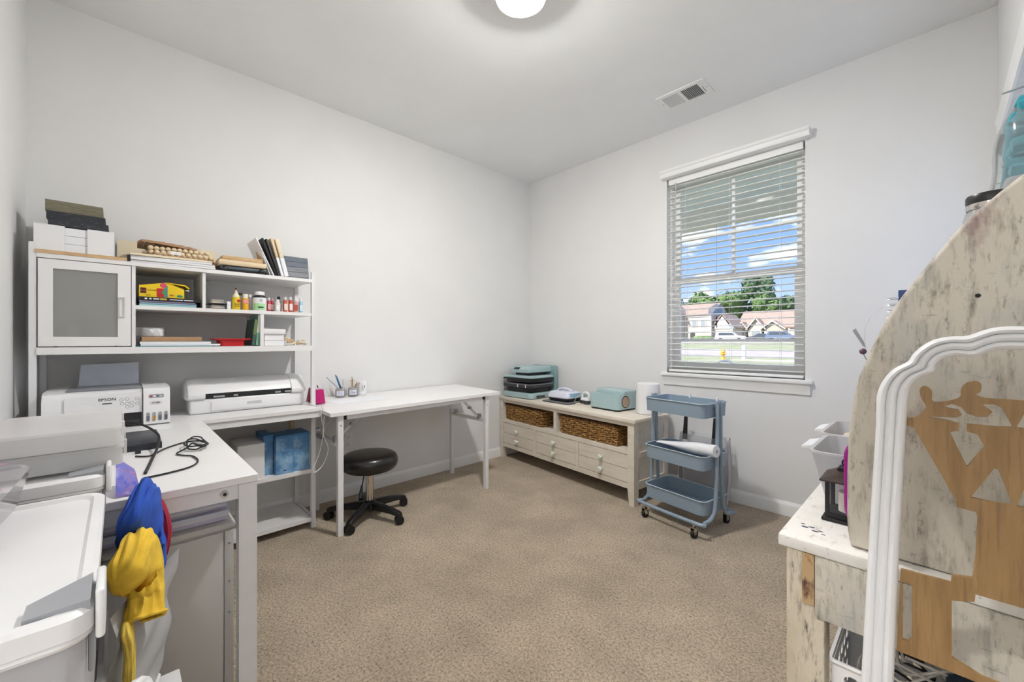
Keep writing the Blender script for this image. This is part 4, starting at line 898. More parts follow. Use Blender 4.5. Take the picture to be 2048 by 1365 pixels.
for i, c_ in enumerate(('b2424a', 'efefef', '55627a', 'c9c9cf')): mk('sticker_mark', bx(.4557, .456, -2.937+i*.011, -2.93+i*.011, z0+.1265, z0+.1335), plain(c_), st_)
bm = BM(); prism(bm, rrect(-2.938, -2.895, z0+.092, z0+.108, .006, 3), 'x', .4535, .4552); nl = mk('name_plate', bm, plain('dddde0', .4), tk)
text('lettering', 'ET-2800', .0085, 'ink', nl, (.4555, -2.9165, z0+.1), FX, sx=.95)
for i, c_ in enumerate(('6c6f76', 'b98e46', '6a6c74', '5f6168')):
    yc = -2.944+i*.0205; bm = BM(); prism(bm, rrect(yc-.006, yc+.006, z0+.018, z0+.058, .0058, 4), 'x', .4535, .455); wd = mk('ink_window', bm, plain('9da0a6', .3), tk)
    bm = BM(); prism(bm, rrect(yc-.005, yc+.005, z0+.02, z0+.043, .004, 3), 'x', .455, .4556); mk('ink_level', bm, plain(c_, .3), wd)
mk('lid_seam', bx(.12, .4, -3.2, -2.962, z0+.1662, z0+.167), 'gplast', pr)
bm = BM(); prism(bm, [(-3.178, z0+.14), (-2.965, z0+.14), (-2.967, z0+.272), (-3.168, z0+.266)], 'x', .118, .1195); bm.transform(Matrix.Translation((.118, 0, z0)) @ Matrix.Rotation(-.1, 4, 'Y') @ Matrix.Translation((-.118+.01, 0, -z0)))
one('feed_paper', 'blank white sheet standing in the printer rear feed', 'paper', bm, plain('dfe5f2', .8))

# ------------------------------------------------------------------ cutting machine
cm = thing('cutting_machine', 'long white cutting machine with a dark front slot on the desk', 'machine', (.17, -2.52, ZD))
Y0, Y1 = -2.79, -2.23
mk('base', bx(.09, .268, Y0+.012, Y1-.006, z0, z0+.075, b=.01, seg=3), 'wplast', cm)
def capsec(y, s): return [(.17+(x-.17)*s, y, z0+.0755+(z-.0755)*s) for x, z in ((.082, .0755), (.272, .0755), (.283, .085), (.284, .1), (.262, .13), (.215, .17), (.2, .176), (.1, .176), (.085, .165), (.08, .12))]
bm = BM(); loft(bm, [capsec(Y0-.004, .75), capsec(Y0+.006, .95), capsec(Y0+.02, 1), capsec(Y0+.075, 1)]); mk('end_housing', bm, 'wplast', cm)
bm = BM(); loft(bm, [capsec(Y1-.075, 1), capsec(Y1-.02, 1), capsec(Y1-.004, .95), capsec(Y1+.006, .75)]); mk('end_housing', bm, 'wplast', cm)
bm = BM(); loft(bm, [[(x, y, z0+z) for x, z in ((.26, .1), (.266, .104), (.247, .14), (.2, .172), (.1, .172), (.085, .16), (.085, .1))] for y in (Y0+.0755, Y1-.0755)]); ld_ = mk('front_lid', bm, 'wplast', cm)
mk('slot', bx(.12, .262, Y0+.076, Y1-.076, z0+.0765, z0+.0985), 'darkslot', cm)
for y, w_ in ((Y0+.11, .05), (Y0+.2, .02), (Y1-.16, .03), (Y1-.11, .05)): mk('roller', bx(.2625, .27, y, y+w_, z0+.08, z0+.09, b=.002), 'gplast', cm)
tr3 = mk('fold_down_tray', bx(.2685, .276, Y0+.1, Y1-.05, z0+.012, z0+.06, b=.003), 'wplast', cm)
mk('tray_pull', bx(.2762, .277, Y0+.26, Y0+.33, z0+.032, z0+.048), plain('c9c9cf', .4), tr3)

# ------------------------------------------------------------------ small things on the desk
z1 = ZD+.0005
dv = thing('dark_drive', 'flat black storage drive lying on the desk return', 'drive', (.85, -2.98, z1))
bm = bx(.71, 1.0, -3.06, -2.928, z1, z1+.022, b=.002); mk('case', bm, plain('20252e', .35), dv)
cbw = plain('15161a', .5)
bm = BM(); pts = spline([(.9, -3.05, z1+.09), (.93, -2.99, z1+.085), (.99, -2.94, z1+.05), (1.08, -2.945, z1+.02), (1.2, -2.965, z1+.005), (1.35, -2.985, z1+.004)], 8); tube(bm, pts, .004, 8)
one('power_cable', 'thick black cable arching off the clear organizers onto the desk', 'cable', bm, cbw)
bm = BM(); cx_, cy_ = 1.06, -2.84
co_pts = [(1.1, -3.0, z1+.004), (1.12, -2.965, z1+.003), (1.04, -2.925, z1+.003), (.985, -2.88, z1+.003), (.97, -2.845, z1+.004), (1.0, -2.82, z1+.006)]
for k in range(26):
    a = 2.2-k*.62; r_ = .055+.012*math.sin(k*1.7); co_pts.append((cx_+r_*1.5*math.cos(a), cy_+r_*.52*math.sin(a), z1+.005+.0007*k))
co_pts += [(1.12, -2.87, z1+.012), (1.15, -2.9, z1+.004), (1.19, -2.885, z1+.003), (1.22, -2.865, z1+.003), (1.3, -2.86, z1+.003), (1.36, -2.885, z1+.003), (1.39, -2.94, z1+.003), (1.4, -2.99, z1+.003)]
tube(bm, spline(co_pts, 5), .0026, 6); one('coiled_cable', 'thin black cable with a tangled coil on the desk return', 'cable', bm, cbw)
one('pen_cap', 'small black cap lying by the drive on the desk', 'cap', bx(1.03, 1.05, -3.0, -2.985, z1, z1+.006, b=.002), 'black')
bm = bx(.5, .62, -2.95, -2.87, z1, z1+.0012); one('note_sheet', 'blank white sheet lying in front of the printer', 'paper', bm, 'paper')
bgp = thing('printed_pouch', 'purple and blue printed pouch wedged beside the storage bins', 'pouch', (1.56, -3.03, z1))
bm = BM(); grid(bm, lambda u, v: (1.42+.12*u, -3.045+.035*v*(1-.3*u)+.06*(v-.0)*u*.4, z1+.0008+.1*(1-u)*.75*(1-v*.5)+.004*math.sin(9*u)), 10, 8)
mk('sheet', bm, layered('purple print', '6a74c8', [(14, .45, .6, '8d6fb0', (1, 1, 1)), (22, .5, .65, '3b4fc0', (1, 2, 1)), (30, .6, .72, 'c9a9c4', (1, 1, 2))], .35, bump=0), bgp)

# ------------------------------------------------------------------ on the shelf under the desk
ZS = .3475
marble = layered('blue marble print', '6a9cc8', [(7, .4, .65, '3f74ab', (1, 1, .6)), (9, .5, .7, 'a9cde4', (1, 1, 1)), (25, .64, .7, 'cfd8c0', (1, 1, .5)), (14, .66, .72, 'c9b878', (1, 1, .4))], .4, bump=0)
g = 'blue marbled boxes under the desk'
def mbox(lab, x0, x1, y0, y1, h, txt=False):
    b = thing('marbled_box', lab, 'box', ((x0+x1)/2, (y0+y1)/2, ZS), 0, g)
    mk('carton', bx(x0, x1, y0, y1, ZS, ZS+h, b=.001, seg=1), marble, b); mk('lid_edge', bx(x0-.001, x1+.001, y0-.001, y1+.001, ZS+h-.012, ZS+h+.001), plain('3f79ab', .4), b)
    if txt:
        for k, w_ in enumerate((.05, .03)): mk('title_line', bx(x1+.0002, x1+.0006, (y0+y1)/2-w_/2, (y0+y1)/2+w_/2, ZS+h*.56-k*.01, ZS+h*.56+.004-k*.01), plain('3d5c8c'), b)
        mk('corner_mark', bx(x1+.0002, x1+.0006, (y0+y1)/2-.01, (y0+y1)/2+.01, ZS+.016, ZS+.022), plain('2c4a7c'), b)
mbox('blue marbled box with a dark title line, middle of the three', .2, .345, -2.405, -2.315, .215, True)
mbox('blue marbled box standing right of the one with the title line', .18, .335, -2.312, -2.226, .215)
mbox('blue marbled box set back left of the one with the title line', .12, .3, -2.455, -2.408, .22)
one('white_shoe_box', 'large white box left of the blue boxes on the under-desk shelf', 'box', bx(.08, .335, -2.585, -2.458, ZS, ZS+.19, b=.002), 'wplast')
ob = thing('white_tub', 'low white tub with black ties behind the desk return', 'box', (.22, -2.7, ZS))
mk('tub', bx(.08, .33, -2.78, -2.60, ZS, ZS+.15, b=.004), 'wplast', ob)
bm = BM(); random.seed(5)
pp = [(.3+random.uniform(-.03, .03), -2.63+random.uniform(-.03, .02), ZS+.158+random.uniform(0, .03)) for _ in range(10)]; tube(bm, spline(pp, 5), .0025, 6); mk('tie', bm, 'black', ob)
one('wood_offcut', 'pale wooden offcut standing behind the blue boxes', 'wood', bx(.06, .08, -2.26, -2.232, ZS, ZS+.3, b=.002), 'woodp')

# white charging cable hanging at the desk end
bm = BM(); tube(bm, spline([(.25, -2.245, z1+.02), (.3, -2.22, z1+.004), (.4, -2.215, z1+.004), (.462, -2.206, ZD-.01), (.468, -2.2, ZD-.08), (.462, -2.19, .6), (.47, -2.2, .53), (.468, -2.215, .46), (.465, -2.235, .41), (.462, -2.25, .375), (.46, -2.235, .355), (.462, -2.2, .38), (.464, -2.17, .44), (.462, -2.165, .49), (.464, -2.19, .56), (.468, -2.19, .64), (.468, -2.185, ZD-.03), (.46, -2.2, ZD+.003)], 7), .0026, 6)
cw = thing('charging_cable', 'white charging cable looping down the right end of the desk', 'cable', (.464, -2.2, .35)); mk('cord', bm, 'wplast', cw)
mk('plug', bx(.462, .472, -2.196, -2.188, .575, .6, b=.002), 'wplast', cw)

# ------------------------------------------------------------------ on the folding table
def tz(x, y): return th(x, y)+.0006
mh = thing('magenta_caddy', 'magenta plastic caddy at the left end of the folding table', 'caddy', (.23, -2.145, tz(.23, -2.145)))
zz = tz(.2, -2.145)+.004
bm = BM(); loft(bm, [[(p[0], p[1], zz+z) for p in rrect(.2+i, .27-i, -2.182+i, -2.11-i, .006, 2)] for i, z in ((0, 0), (.008, .085))]); mk('body', bm, plain('b8176a', .4), mh)
bm = BM(); loft(bm, [[(p[0], p[1], zz+.003+z) for p in rrect(.12+i, .19-i, -2.18+i, -2.12-i, .006, 2)] for i, z in ((0, 0), (.012, .085))]); mk('rear_cup', bm, plain('96123f', .45), mh)
bm = BM(); tube(bm, [(.23, -2.14, zz+.085), (.225, -2.146, zz+.11)], .003, 6); mk('handle_stub', bm, 'black', mh)
bm = BM(); cyl(bm, (.235, -2.15, zz+.0855), (.235, -2.15, zz+.093), .009, n=12); mk('white_cap', bm, 'wplast', mh)
def jar(label, x, y, c, txt=None):
    z = tz(x, y); j = thing('yogurt_jar', label, 'jar', (x, y, z), 0, 'brush jars on the folding table')
    bm = BM(); lathe(bm, [(.024, 0), (.031, .003), (.033, .012), (.033, .048), (.03, .055), (.03, .062), (.028, .062), (.0305, .048), (.03, .006), (.001, .005)], 28, (x, y, z)); mk('glass', bm, 'clearp', j)
    bm = BM(); lathe(bm, [(.001, .006), (.029, .006), (.029, .05), (.001, .05)], 24, (x, y, z)); mk('contents', bm, plain(c, .6), j)
    a0 = math.atan2(-3.04-y, 2.911-x)
    bm = BM(); grid(bm, lambda u, v: (x+.0337*math.cos(a0-.75+1.5*u), y+.0337*math.sin(a0-.75+1.5*u), z+.014+.032*v), 12, 1); lb = mk('label', bm, plain('e6e9f4', .6), j)
    if txt:
        text('lettering', txt, .022, plain('2c3f78'), lb, (x+.0345*math.cos(a0), y+.0345*math.sin(a0), z+.03), (PI/2, 0, a0+PI/2), sx=.9)
    else:
        for k in range(4): 
            bm = BM(); grid(bm, lambda u, v: (x+.0341*math.cos(a0-.5+1.0*u), y+.0341*math.sin(a0-.5+1.0*u), z+.02+k*.006+.0018*v), 8, 1); mk('label_line', bm, plain('93a0c4', .6), lb)
    return j, z
j1, zj = jar('clear jar of blue craft sticks on the folding table', .075, -1.945, 'a98275')
for k, (dx, dy, L) in enumerate(((-.02, -.085, .14), (.0, -.035, .155), (.005, -.028, .15), (-.004, -.022, .145), (.006, -.03, .135))):
    bm = BM(); tube(bm, [(.075+.004*(k-2), -1.945+.003*k, zj+.051), (.075+dx, -1.945+dy, zj+L)], .0035 if k else .003, 6, flat=.6); one('craft_stick', ['blue stick splayed far left in the left jar', 'first of the upright blue sticks in the left jar', 'second of the upright blue sticks in the left jar', 'third of the upright blue sticks in the left jar', 'last of the upright blue sticks in the left jar'][k], 'stick', bm, plain(('2a6d98', '2f86b0', '2b7ba8', '3b93b8', '2f7ea8')[k]), group='sticks in the left jar')
bm = BM(); tube(bm, [(.09, -1.935, zj+.051), (.085, -1.93, zj+.12)], .002, 6); one('thin_brush', 'thin tan brush standing in the left jar', 'brush', bm, 'wood')
j2, zj2 = jar('clear jar with blue lettering and paint brushes on the folding table', .085, -1.862, '3a3d46', 'Oui')
for k, (dx, dy, L) in enumerate(((-.008, -.012, .115), (-.002, -.006, .135), (.005, -.004, .12), (.012, .022, .09), (.018, .04, .092))):
    bm = BM(); tube(bm, [(.085+.003*k-.006, -1.862+.003*k-.006, zj2+.051), (.085+dx, -1.862+dy, zj2+L)], [.0022, .0035], 6); one('paint_brush', ['short tan brush left in the lettered jar', 'tall tan brush in the lettered jar', 'wide pale brush in the lettered jar', 'dark tipped brush leaning in the lettered jar', 'pale stick leaning right in the lettered jar'][k], 'brush', bm, 'wood' if k < 3 else plain(('6b5a44', 'b79a6c')[k-3]), group='brushes in the lettered jar')
xx, yy_ = .06, -1.79; zc = tz(xx, yy_)
wc = thing('white_canister', 'white ribbed canister with a screw lid at the back of the folding table', 'canister', (xx, yy_, zc))
bm = BM(); lathe(bm, [(.031, 0), (.034, .003), (.034, .02), (.032, .024), (.033, .03), (.033, .075)], 28, (xx, yy_, zc)); mk('body', bm, 'wplast', wc)
bm = BM(); lathe(bm, [(.0345, .0755), (.035, .08), (.035, .096), (.033, .1)], 28, (xx, yy_, zc)); mk('lid', bm, 'wplast', wc)
mk('label_mark', bx(xx+.0335, xx+.0345, yy_+.005, yy_+.009, zc+.05, zc+.068), 'ink', wc)
for k in range(4): mk('label_line', bx(xx+.032, xx+.0338, yy_-.014, yy_-.0, zc+.035+k*.01, zc+.039+k*.01), 'gplast', wc)
bm = BM(); prism(bm, [(.14, -2.08), (.34, -2.06), (.36, -1.72), (.16, -1.75)], 'z', 0, .0008)
for v in bm.verts: v.co.z += tz(v.co.x, v.co.y)
one('scrap_sheet', 'large thin white sheet lying on the folding table before the jars', 'paper', bm, 'paper')

# ------------------------------------------------------------------ storage bins in the left foreground
def bin_(label, x0, x1, z0_, z1_, y0=-3.335, y1=-3.062, lid=True, latch=True, group='plastic storage bins by the near left wall'):
    b = thing('storage_bin', label, 'bin', ((x0+x1)/2, (y0+y1)/2, z0_), 0, group)
    bm = BM(); tray(bm, x0, x1, y0, y1, z0_+.0005, z1_-.022, .02, .004, tp=.008); mk('body', bm, 'milk', b)
    bm = BM(); tube(bm, [(p[0], p[1], z1_-.026) for p in rrect(x0-.002, x1+.002, y0-.002, y1+.002, .022)], .004, 6, closed=True); mk('rim', bm, 'wplast', b)
    if lid:
        bm = BM(); R = [[(p[0], p[1], z) for p in rrect(x0-.006+i, x1+.006-i, y0+.002+i, y1+.006-i, .022)] for i, z in ((0, z1_-.0218), (0, z1_-.004), (.004, z1_), (.012, z1_), (.016, z1_-.005))]; loft(bm, R); ldd = mk('lid', bm, 'wplast', b)
    if latch:
        xm = x1-.035
        bm = BM(); loft(bm, [[(xm-.005, y1-.04, z1_-.004), (xm+.025, y1-.04, z1_-.004), (xm+.025, y1-.04, z1_+.002), (xm-.005, y1-.04, z1_+.002)], [(xm-.032, y1+.003, z1_-.004), (xm+.03, y1+.003, z1_-.004), (xm+.03, y1+.003, z1_+.006), (xm-.032, y1+.003, z1_+.006)]]); lt = mk('latch', bm, 'gplast', b)
        bm = BM(); box(bm, xm-.03, xm+.03, y1+.006, y1+.013, z1_-.035, z1_+.012, b=.003, seg=3); mk('latch_grip', bm, 'wplast', lt)
        mk('latch_hook', bx(xm-.006, xm+.01, y1+.0005, y1+.0055, z1_-.075, z1_-.02, b=.002), 'gplast', lt)
    return b
bin_('milky lidded storage bin nearest the camera, on top', 1.945, 2.36, .47, .85)
bin_('milky storage bin under the nearest one', 1.955, 2.37, .0, .468, latch=False)
bin_('milky lidded storage bin at the desk end, on top', 1.598, 1.9, .5, .868)
bin_('milky storage bin at the desk end, underneath', 1.605, 1.9, .0, .498, latch=False)
# contents seen through the walls
bm = BM(); box(bm, 1.97, 2.33, -3.31, -3.09, .485, .70, b=.03, seg=3); one('folded_cloth', 'pinkish folded cloth inside the nearest storage bin', 'cloth', bm, plain('cbb0aa', .9))
bm = BM(); box(bm, 1.62, 1.87, -3.31, -3.09, .515, .74, b=.03, seg=3); one('folded_cloth', 'beige folded cloth inside the bin at the desk end', 'cloth', bm, plain('d2bfae', .9))
# clear organizers
for k, (z_, lb) in enumerate(((.869, 'clear compartment organizer, lower of two on the bins'), (.9055, 'clear compartment organizer, upper of two on the bins'))):
    og = thing('bead_organizer', lb, 'organizer', (1.71, -3.12, z_), 0, 'clear organizers on the bins')
    x0, x1, y0, y1 = 1.575+k*.012, 1.85+k*.004, -3.205+.004*k, -3.034-.003*k
    bm = BM(); tray(bm, x0, x1, y0, y1, z_+.0005, z_+.03, .012, .002); mk('tray', bm, 'orgp', og)
    bm = BM(); rslab(bm, x0-.002, x1+.002, y0-.002, y1+.002, z_+.0305, z_+.035, .014, 4); mk('lid', bm, 'orgp', og)
    for i in range(1, 4): mk('divider', bx(x0+.003, x1-.003, y0+i*(y1-y0)/4-.001, y0+i*(y1-y0)/4+.001, z_+.004, z_+.029), 'orgp', og)
    mk('divider', bx((x0+x1)/2-.001, (x0+x1)/2+.001, y0+.003, y1-.003, z_+.004, z_+.029), 'orgp', og)
    for x in (x0+.06, x1-.06): mk('clasp', bx(x-.012, x+.012, y1+.001, y1+.006, z_+.01, z_+.036, b=.001), 'orgp', og)
# red box in printed packaging
rb = thing('red_gift_box', 'red box in patterned wrapping on the bins by the left edge', 'box', (1.73, -3.28, .869))
prt = layered('printed wrap', 'd9b9b4', [(16, .45, .55, 'b5545c', (1, 1, 1)), (24, .5, .6, '7f9fc4', (1, 2, 1)), (20, .55, .65, 'e8dfd2', (1, 1, 1)), (30, .6, .68, '5a3f3c', (1, 1, 1))], .35, bump=0)
mk('carton', bx(1.6, 1.85, -3.338, -3.214, .869, .985, b=.002), prt, rb)
mk('end_panel', bx(1.8502, 1.8512, -3.336, -3.23, .872, .945), plain('a5112c', .45), rb)
mk('film_edge', bx(1.8502, 1.852, -3.229, -3.222, .872, .98), plain('e3b9bd', .35), rb)
# clear blister package
bp_ = thing('blister_pack', 'empty clear plastic package lying on the nearest bin', 'package', (2.05, -3.23, .852))
bm = BM(); loft(bm, [[(1.96, -3.33, .8515), (1.97, -3.15, .8515), (2.2, -3.17, .8515), (2.22, -3.33, .8515)], [(1.955, -3.335, .9), (1.96, -3.135, .91), (2.19, -3.165, .875), (2.24, -3.335, .87)], [(1.97, -3.33, .935), (1.985, -3.15, .925), (2.15, -3.18, .885), (2.2, -3.33, .88)]]); mk('shell', bm, 'bag', bp_)
bm = BM(); grid(bm, lambda u, v: (1.98+.18*u, -3.32+.16*v, .8535+.045*(1-u)+.01*math.sin(5*v+2*u)*(1-u)), 8, 8); mk('pink_liner', bm, plain('cf9fc0', .5), bp_)

# shirts and mailer hanging between the bins and the desk
def cloth(name, label, pts, wid, thick, col, group='shirts draped by the bins', open_end=True, nseg=9, seed=0, cat='shirt', up=(0, 1, 0), flat_start=False):
    P = spline(pts, nseg); n = 56; L = len(P); bm = BM(); rings = []
    for i, p in enumerate(P):
        d = (P[min(i+1, L-1)]-P[max(i-1, 0)]).normalized(); s = d.cross(Vector(up)); s.normalize(); q = s.cross(d).normalized(); t = i/(L-1)
        w_ = wid[0]+(wid[1]-wid[0])*t; h_ = thick[0]+(thick[1]-thick[0])*t; rg = []
        for k in range(n):
            a = 2*PI*k/n; nv = noise.noise(Vector((math.cos(a)*1.2+seed, math.sin(a)*1.2, t*2.2)))
            f = 1+.14*nv+.055*math.sin(5*a+6*nv+seed)+.05*math.sin(9*a-9*nv+2.5*t+seed)+.09*noise.noise(Vector((math.cos(a)*2.5+seed*3, t*7, math.sin(a)*2.5)))
            if t < .12 and not flat_start: f *= (t/.12)**.5*.75+.25
            if not open_end and t > .9: f *= 1-.35*((t-.9)/.1)**2
            rg.append(p+s*w_*math.copysign(abs(math.cos(a))**.75, math.cos(a))*f+q*h_*math.copysign(abs(math.sin(a))**.85, math.sin(a))*f)
        rings.append(rg)
    loft(bm, rings, True, not open_end)
    cl_ = thing(name, label, cat, tuple(P[0]), 0, group); m_ = mat('jersey ' + col, col, .95, var=.08, vs=40, bump=.2, bs=500)
    o = mk('cloth', bm, m_, cl_, ang=80)
    if open_end:
        bm = BM(); tube(bm, rings[-1], .0035, 5, closed=True); mk('hem', bm, m_, cl_, ang=80)
    return cl_
cloth('draped_shirt', 'royal blue shirt bunched over the bins beside the desk', [(1.76, -3.035, .69), (1.73, -3.01, .712), (1.68, -2.992, .705), (1.66, -2.985, .655), (1.675, -2.988, .57)], (.085, .08), (.022, .024), '2a55b8', open_end=False, seed=2)
cloth('draped_shirt', 'dark red shirt peeking out behind the blue one', [(1.6, -2.985, .72), (1.6, -2.97, .69), (1.61, -2.962, .64), (1.62, -2.97, .58)], (.03, .03), (.014, .016), 'a3243c', open_end=False, seed=5)
cloth('draped_shirt', 'yellow shirt sleeve hanging open below the blue shirt', [(1.87, -3.04, .645), (1.84, -3.02, .668), (1.805, -3.005, .655), (1.8, -3.0, .6), (1.825, -3.002, .552)], (.062, .064), (.026, .03), 'ecc440', open_end=True, seed=9)
cloth('draped_shirt', 'narrow yellow shirt tail hanging under the yellow sleeve', [(1.87, -3.03, .58), (1.87, -3.025, .52), (1.88, -3.028, .45), (1.885, -3.035, .40)], (.03, .012), (.01, .006), 'e8c95a', open_end=False, seed=12)
mlr = thing('poly_mailer', 'white plastic mailer bag hanging below the yellow sleeve', 'bag', (1.72, -2.985, .29))
def mail(u, v):
    a = Vector((1.89, -3.05, .30)).lerp(Vector((1.62, -2.968, .30)), u); b = Vector((1.88, -3.05, .60)).lerp(Vector((1.6, -2.932, .585)), u)
    return a.lerp(b, v)+Vector((.5, .9, 0))*(.006*math.sin(5*u+9*v)+.004*math.sin(17*v-6*u))
bm = BM(); grid(bm, mail, 18, 18); r_ = bmesh.ops.solidify(bm, geom=bm.faces[:], thickness=.008); mk('pouch', bm, 'wplast', mlr)
bm = BM(); tube(bm, spline([mail(0, 0), mail(.3, 0), mail(.6, 0), mail(1, 0)], 5), .006, 6); mk('seam', bm, 'wplast', mlr)
one('carton_stand', 'plain white carton on the floor under the hanging mailer', 'box', bx(1.6, 1.9, -3.05, -2.93, 0, .285, b=.003), 'wplast')
cloth('tissue_wad', 'crumpled white tissue at the lower edge beside the bins', [(1.95, -3.05, .46), (1.94, -3.03, .475), (1.92, -3.01, .47), (1.9, -3.0, .44)], (.03, .02), (.014, .014), 'f2f2f4', None, open_end=False, seed=20, cat='tissue')

# ------------------------------------------------------------------ distressed vanity desk with hutch on the right
ZV = .70
va = thing('distressed_desk', 'distressed cream painted desk with a curved hutch along the right wall', 'desk', (2.89, -1.6, 0))
VX0, VX1, VY0, VY1 = 2.678, 3.088, -2.049, -1.1
mk('desk_top', bx(VX0, VX1, VY0, VY1, ZV-.024, ZV, b=.004), 'distressw', va)
for x0, x1 in ((VX0+.014, VX0+.078), (VX1-.07, VX1-.006)):
    for y0, y1 in ((VY0+.006, VY0+.06), (VY1-.06, VY1-.006)):
        mk('leg', bx(x0, x1, y0, y1, 0, ZV-.0245, b=.003), 'distressd', va)
mk('leg_batten', bx(VX0+.042, VX0+.062, VY0+.001, VY0+.006, .575, ZV-.025), layered('bare worn wood', 'b59a72', [(30, .5, .6, '5d3b30', (1, 1, .4)), (22, .6, .68, '8c2f2b', (1, 1, .5)), (18, .6, .7, 'ded6c6', (1, 1, .5))], .7), va)
mk('end_apron', bx(VX0+.063, VX1-.071, VY0-.002, VY0+.016, .555, ZV-.0245, b=.003), 'distress', va)
mk('side_apron', bx(VX0+.016, VX0+.032, VY0+.061, VY1-.061, .575, ZV-.0245, b=.002), 'distress', va)
mk('back_apron', bx(VX1-.03, VX1-.014, VY0+.061, VY1-.061, .575, ZV-.0245, b=.002), 'distress', va)
mk('far_apron', bx(VX0+.079, VX1-.071, VY1-.03, VY1-.014, .575, ZV-.0245, b=.002), 'distress', va)
mk('foot_shelf', bx(VX0+.02, VX1-.01, VY0+.062, VY1-.062, .19, .208), 'distressd', va)
curve = [(2.792, .701), (2.787, .74), (2.7865, .80), (2.787, .86), (2.79, .93), (2.8, 1.01), (2.816, 1.067), (2.837, 1.125), (2.861, 1.175), (2.894, 1.23), (2.939, 1.297), (2.975, 1.337), (3.005, 1.365), (3.05, 1.40), (3.09, 1.425)]
cs_ = spline([(x, 0, z) for x, z in curve], 4); cp_ = [(p.x, p.z) for p in cs_]
def panel(y0, y1):
    bm = BM(); poly = [(3.09, .701)]+cp_
    cxp, czp = 3.09, .9; b_ = .008; rings = []
    def inset(p, d):
        v = Vector((cxp-p[0], czp-p[1])); 
        if p[0] > 3.08: return p
        v.normalize(); q = (p[0]+v.x*d, max(.701, p[1]+v.y*d)); return q
    for y, d in ((y0, b_), (y0+.002, b_*.4), (y0+.006, 0), (y1-.004, 0), (y1, .003)): rings.append([(inset(p, d)[0], y, inset(p, d)[1]) for p in poly])
    loft(bm, rings); return bm
mk('end_panel', panel(-2.016, -1.994), 'distress', va)
mk('end_panel', panel(-1.15, -1.13), 'distress', va)
mk('hutch_back', bx(3.078, 3.09, -1.9935, -1.1505, ZV+.001, 1.36), 'distress', va)
mk('hutch_shelf', bx(2.83, 3.077, -1.9935, -1.1505, .94, .955), 'distressw', va)
mk('hutch_shelf', bx(2.915, 3.077, -1.9935, -1.1505, 1.22, 1.235), 'distressw', va)

for px_, py_, sz in ((2.712, -1.975, .006), (2.722, -1.968, .005), (2.73, -1.985, .0055), (2.738, -1.978, .004), (2.705, -1.96, .0035), (2.745, -1.992, .003)):
    bm = BM(); prism(bm, [(px_+sz*(1+.4*math.sin(3*q+px_*90))*math.cos(q), py_+sz*.7*(1+.3*math.cos(2*q))*math.sin(q)) for q in [2*PI*i/9 for i in range(9)]], 'z', ZV+.0001, ZV+.0006); mk('paint_mark', bm, plain('39415c', .6), va)
bm = BM(); cyl(bm, (2.9555, -2.0165, 1.175), (2.9555, -2.0155, 1.175), .0035, n=9); mk('knot_hole', bm, 'ink', va)
# things on the vanity desk
def tub(label, x0, x1, y0, y1, z1_, contents=False):
    b = thing('white_bin', label, 'bin', ((x0+x1)/2, (y0+y1)/2, ZV+.001), 0, 'white bins on the distressed desk')
    bm = BM(); tray(bm, x0, x1, y0, y1, ZV+.0012, z1_, .03, .003, tp=.03, lip=.006, n=6); mk('tub', bm, 'milk', b)
    bm = BM(); loft(bm, [[(x0-.004, (y0+y1)/2-.06, z1_-.006), (x0-.004, (y0+y1)/2+.06, z1_-.006), (x0-.004, (y0+y1)/2+.06, z1_), (x0-.004, (y0+y1)/2-.06, z1_)], [(x0-.03, (y0+y1)/2-.05, z1_-.012), (x0-.03, (y0+y1)/2+.05, z1_-.012), (x0-.03, (y0+y1)/2+.05, z1_-.007), (x0-.03, (y0+y1)/2-.05, z1_-.007)]]); mk('handle_lip', bm, 'wplast', b)
    if contents:
        random.seed(4)
        for k in range(14):
            bm = BM(); px, py = random.uniform(x0+.04, x1-.04), random.uniform(y0+.04, y1-.04); box(bm, -.02, .02, -.012, .012, -.004, .004, b=.001, seg=1); bm.transform(Matrix.Translation((px, py, z1_-.012+random.uniform(-.006, .01))) @ Matrix.Rotation(random.uniform(0, 3), 4, 'Z') @ Matrix.Rotation(random.uniform(-.5, .5), 4, 'X')); mk('beige_block', bm, plain(random.choice(['d8c9b8', 'c9b7a6', 'e6dfc9']), .7), b)
        bm = BM(); rslab(bm, x0+.03, x1-.03, y0+.03, y1-.03, ZV+.005, z1_-.03, .02); mk('filler', bm, plain('d8cbbd', .8), b)
    return b
tub('open white plastic bin at the front of the distressed desk', 2.69, 2.96, -1.815, -1.57, .832)
tub('white bin full of beige blocks behind the empty one', 2.665, 2.95, -1.52, -1.25, .825, True)
one('white_insert', 'small white card standing inside the open bin', 'card', bx(2.76, 2.8, -1.7, -1.697, ZV+.01, .815), 'paper')
for k, (x, z, mm, lb) in enumerate(((2.733, .793, 'wplast', 'white round knob sticking on the open bin wall'), (2.731, .773, 'chrome', 'shiny metal knob just below the white one on the bin'))):
    bm = BM(); ball(bm, (x+.012, -1.815-.006, z), .007); one('bin_knob', lb, 'knob', bm, mm, group='knobs on the bin')

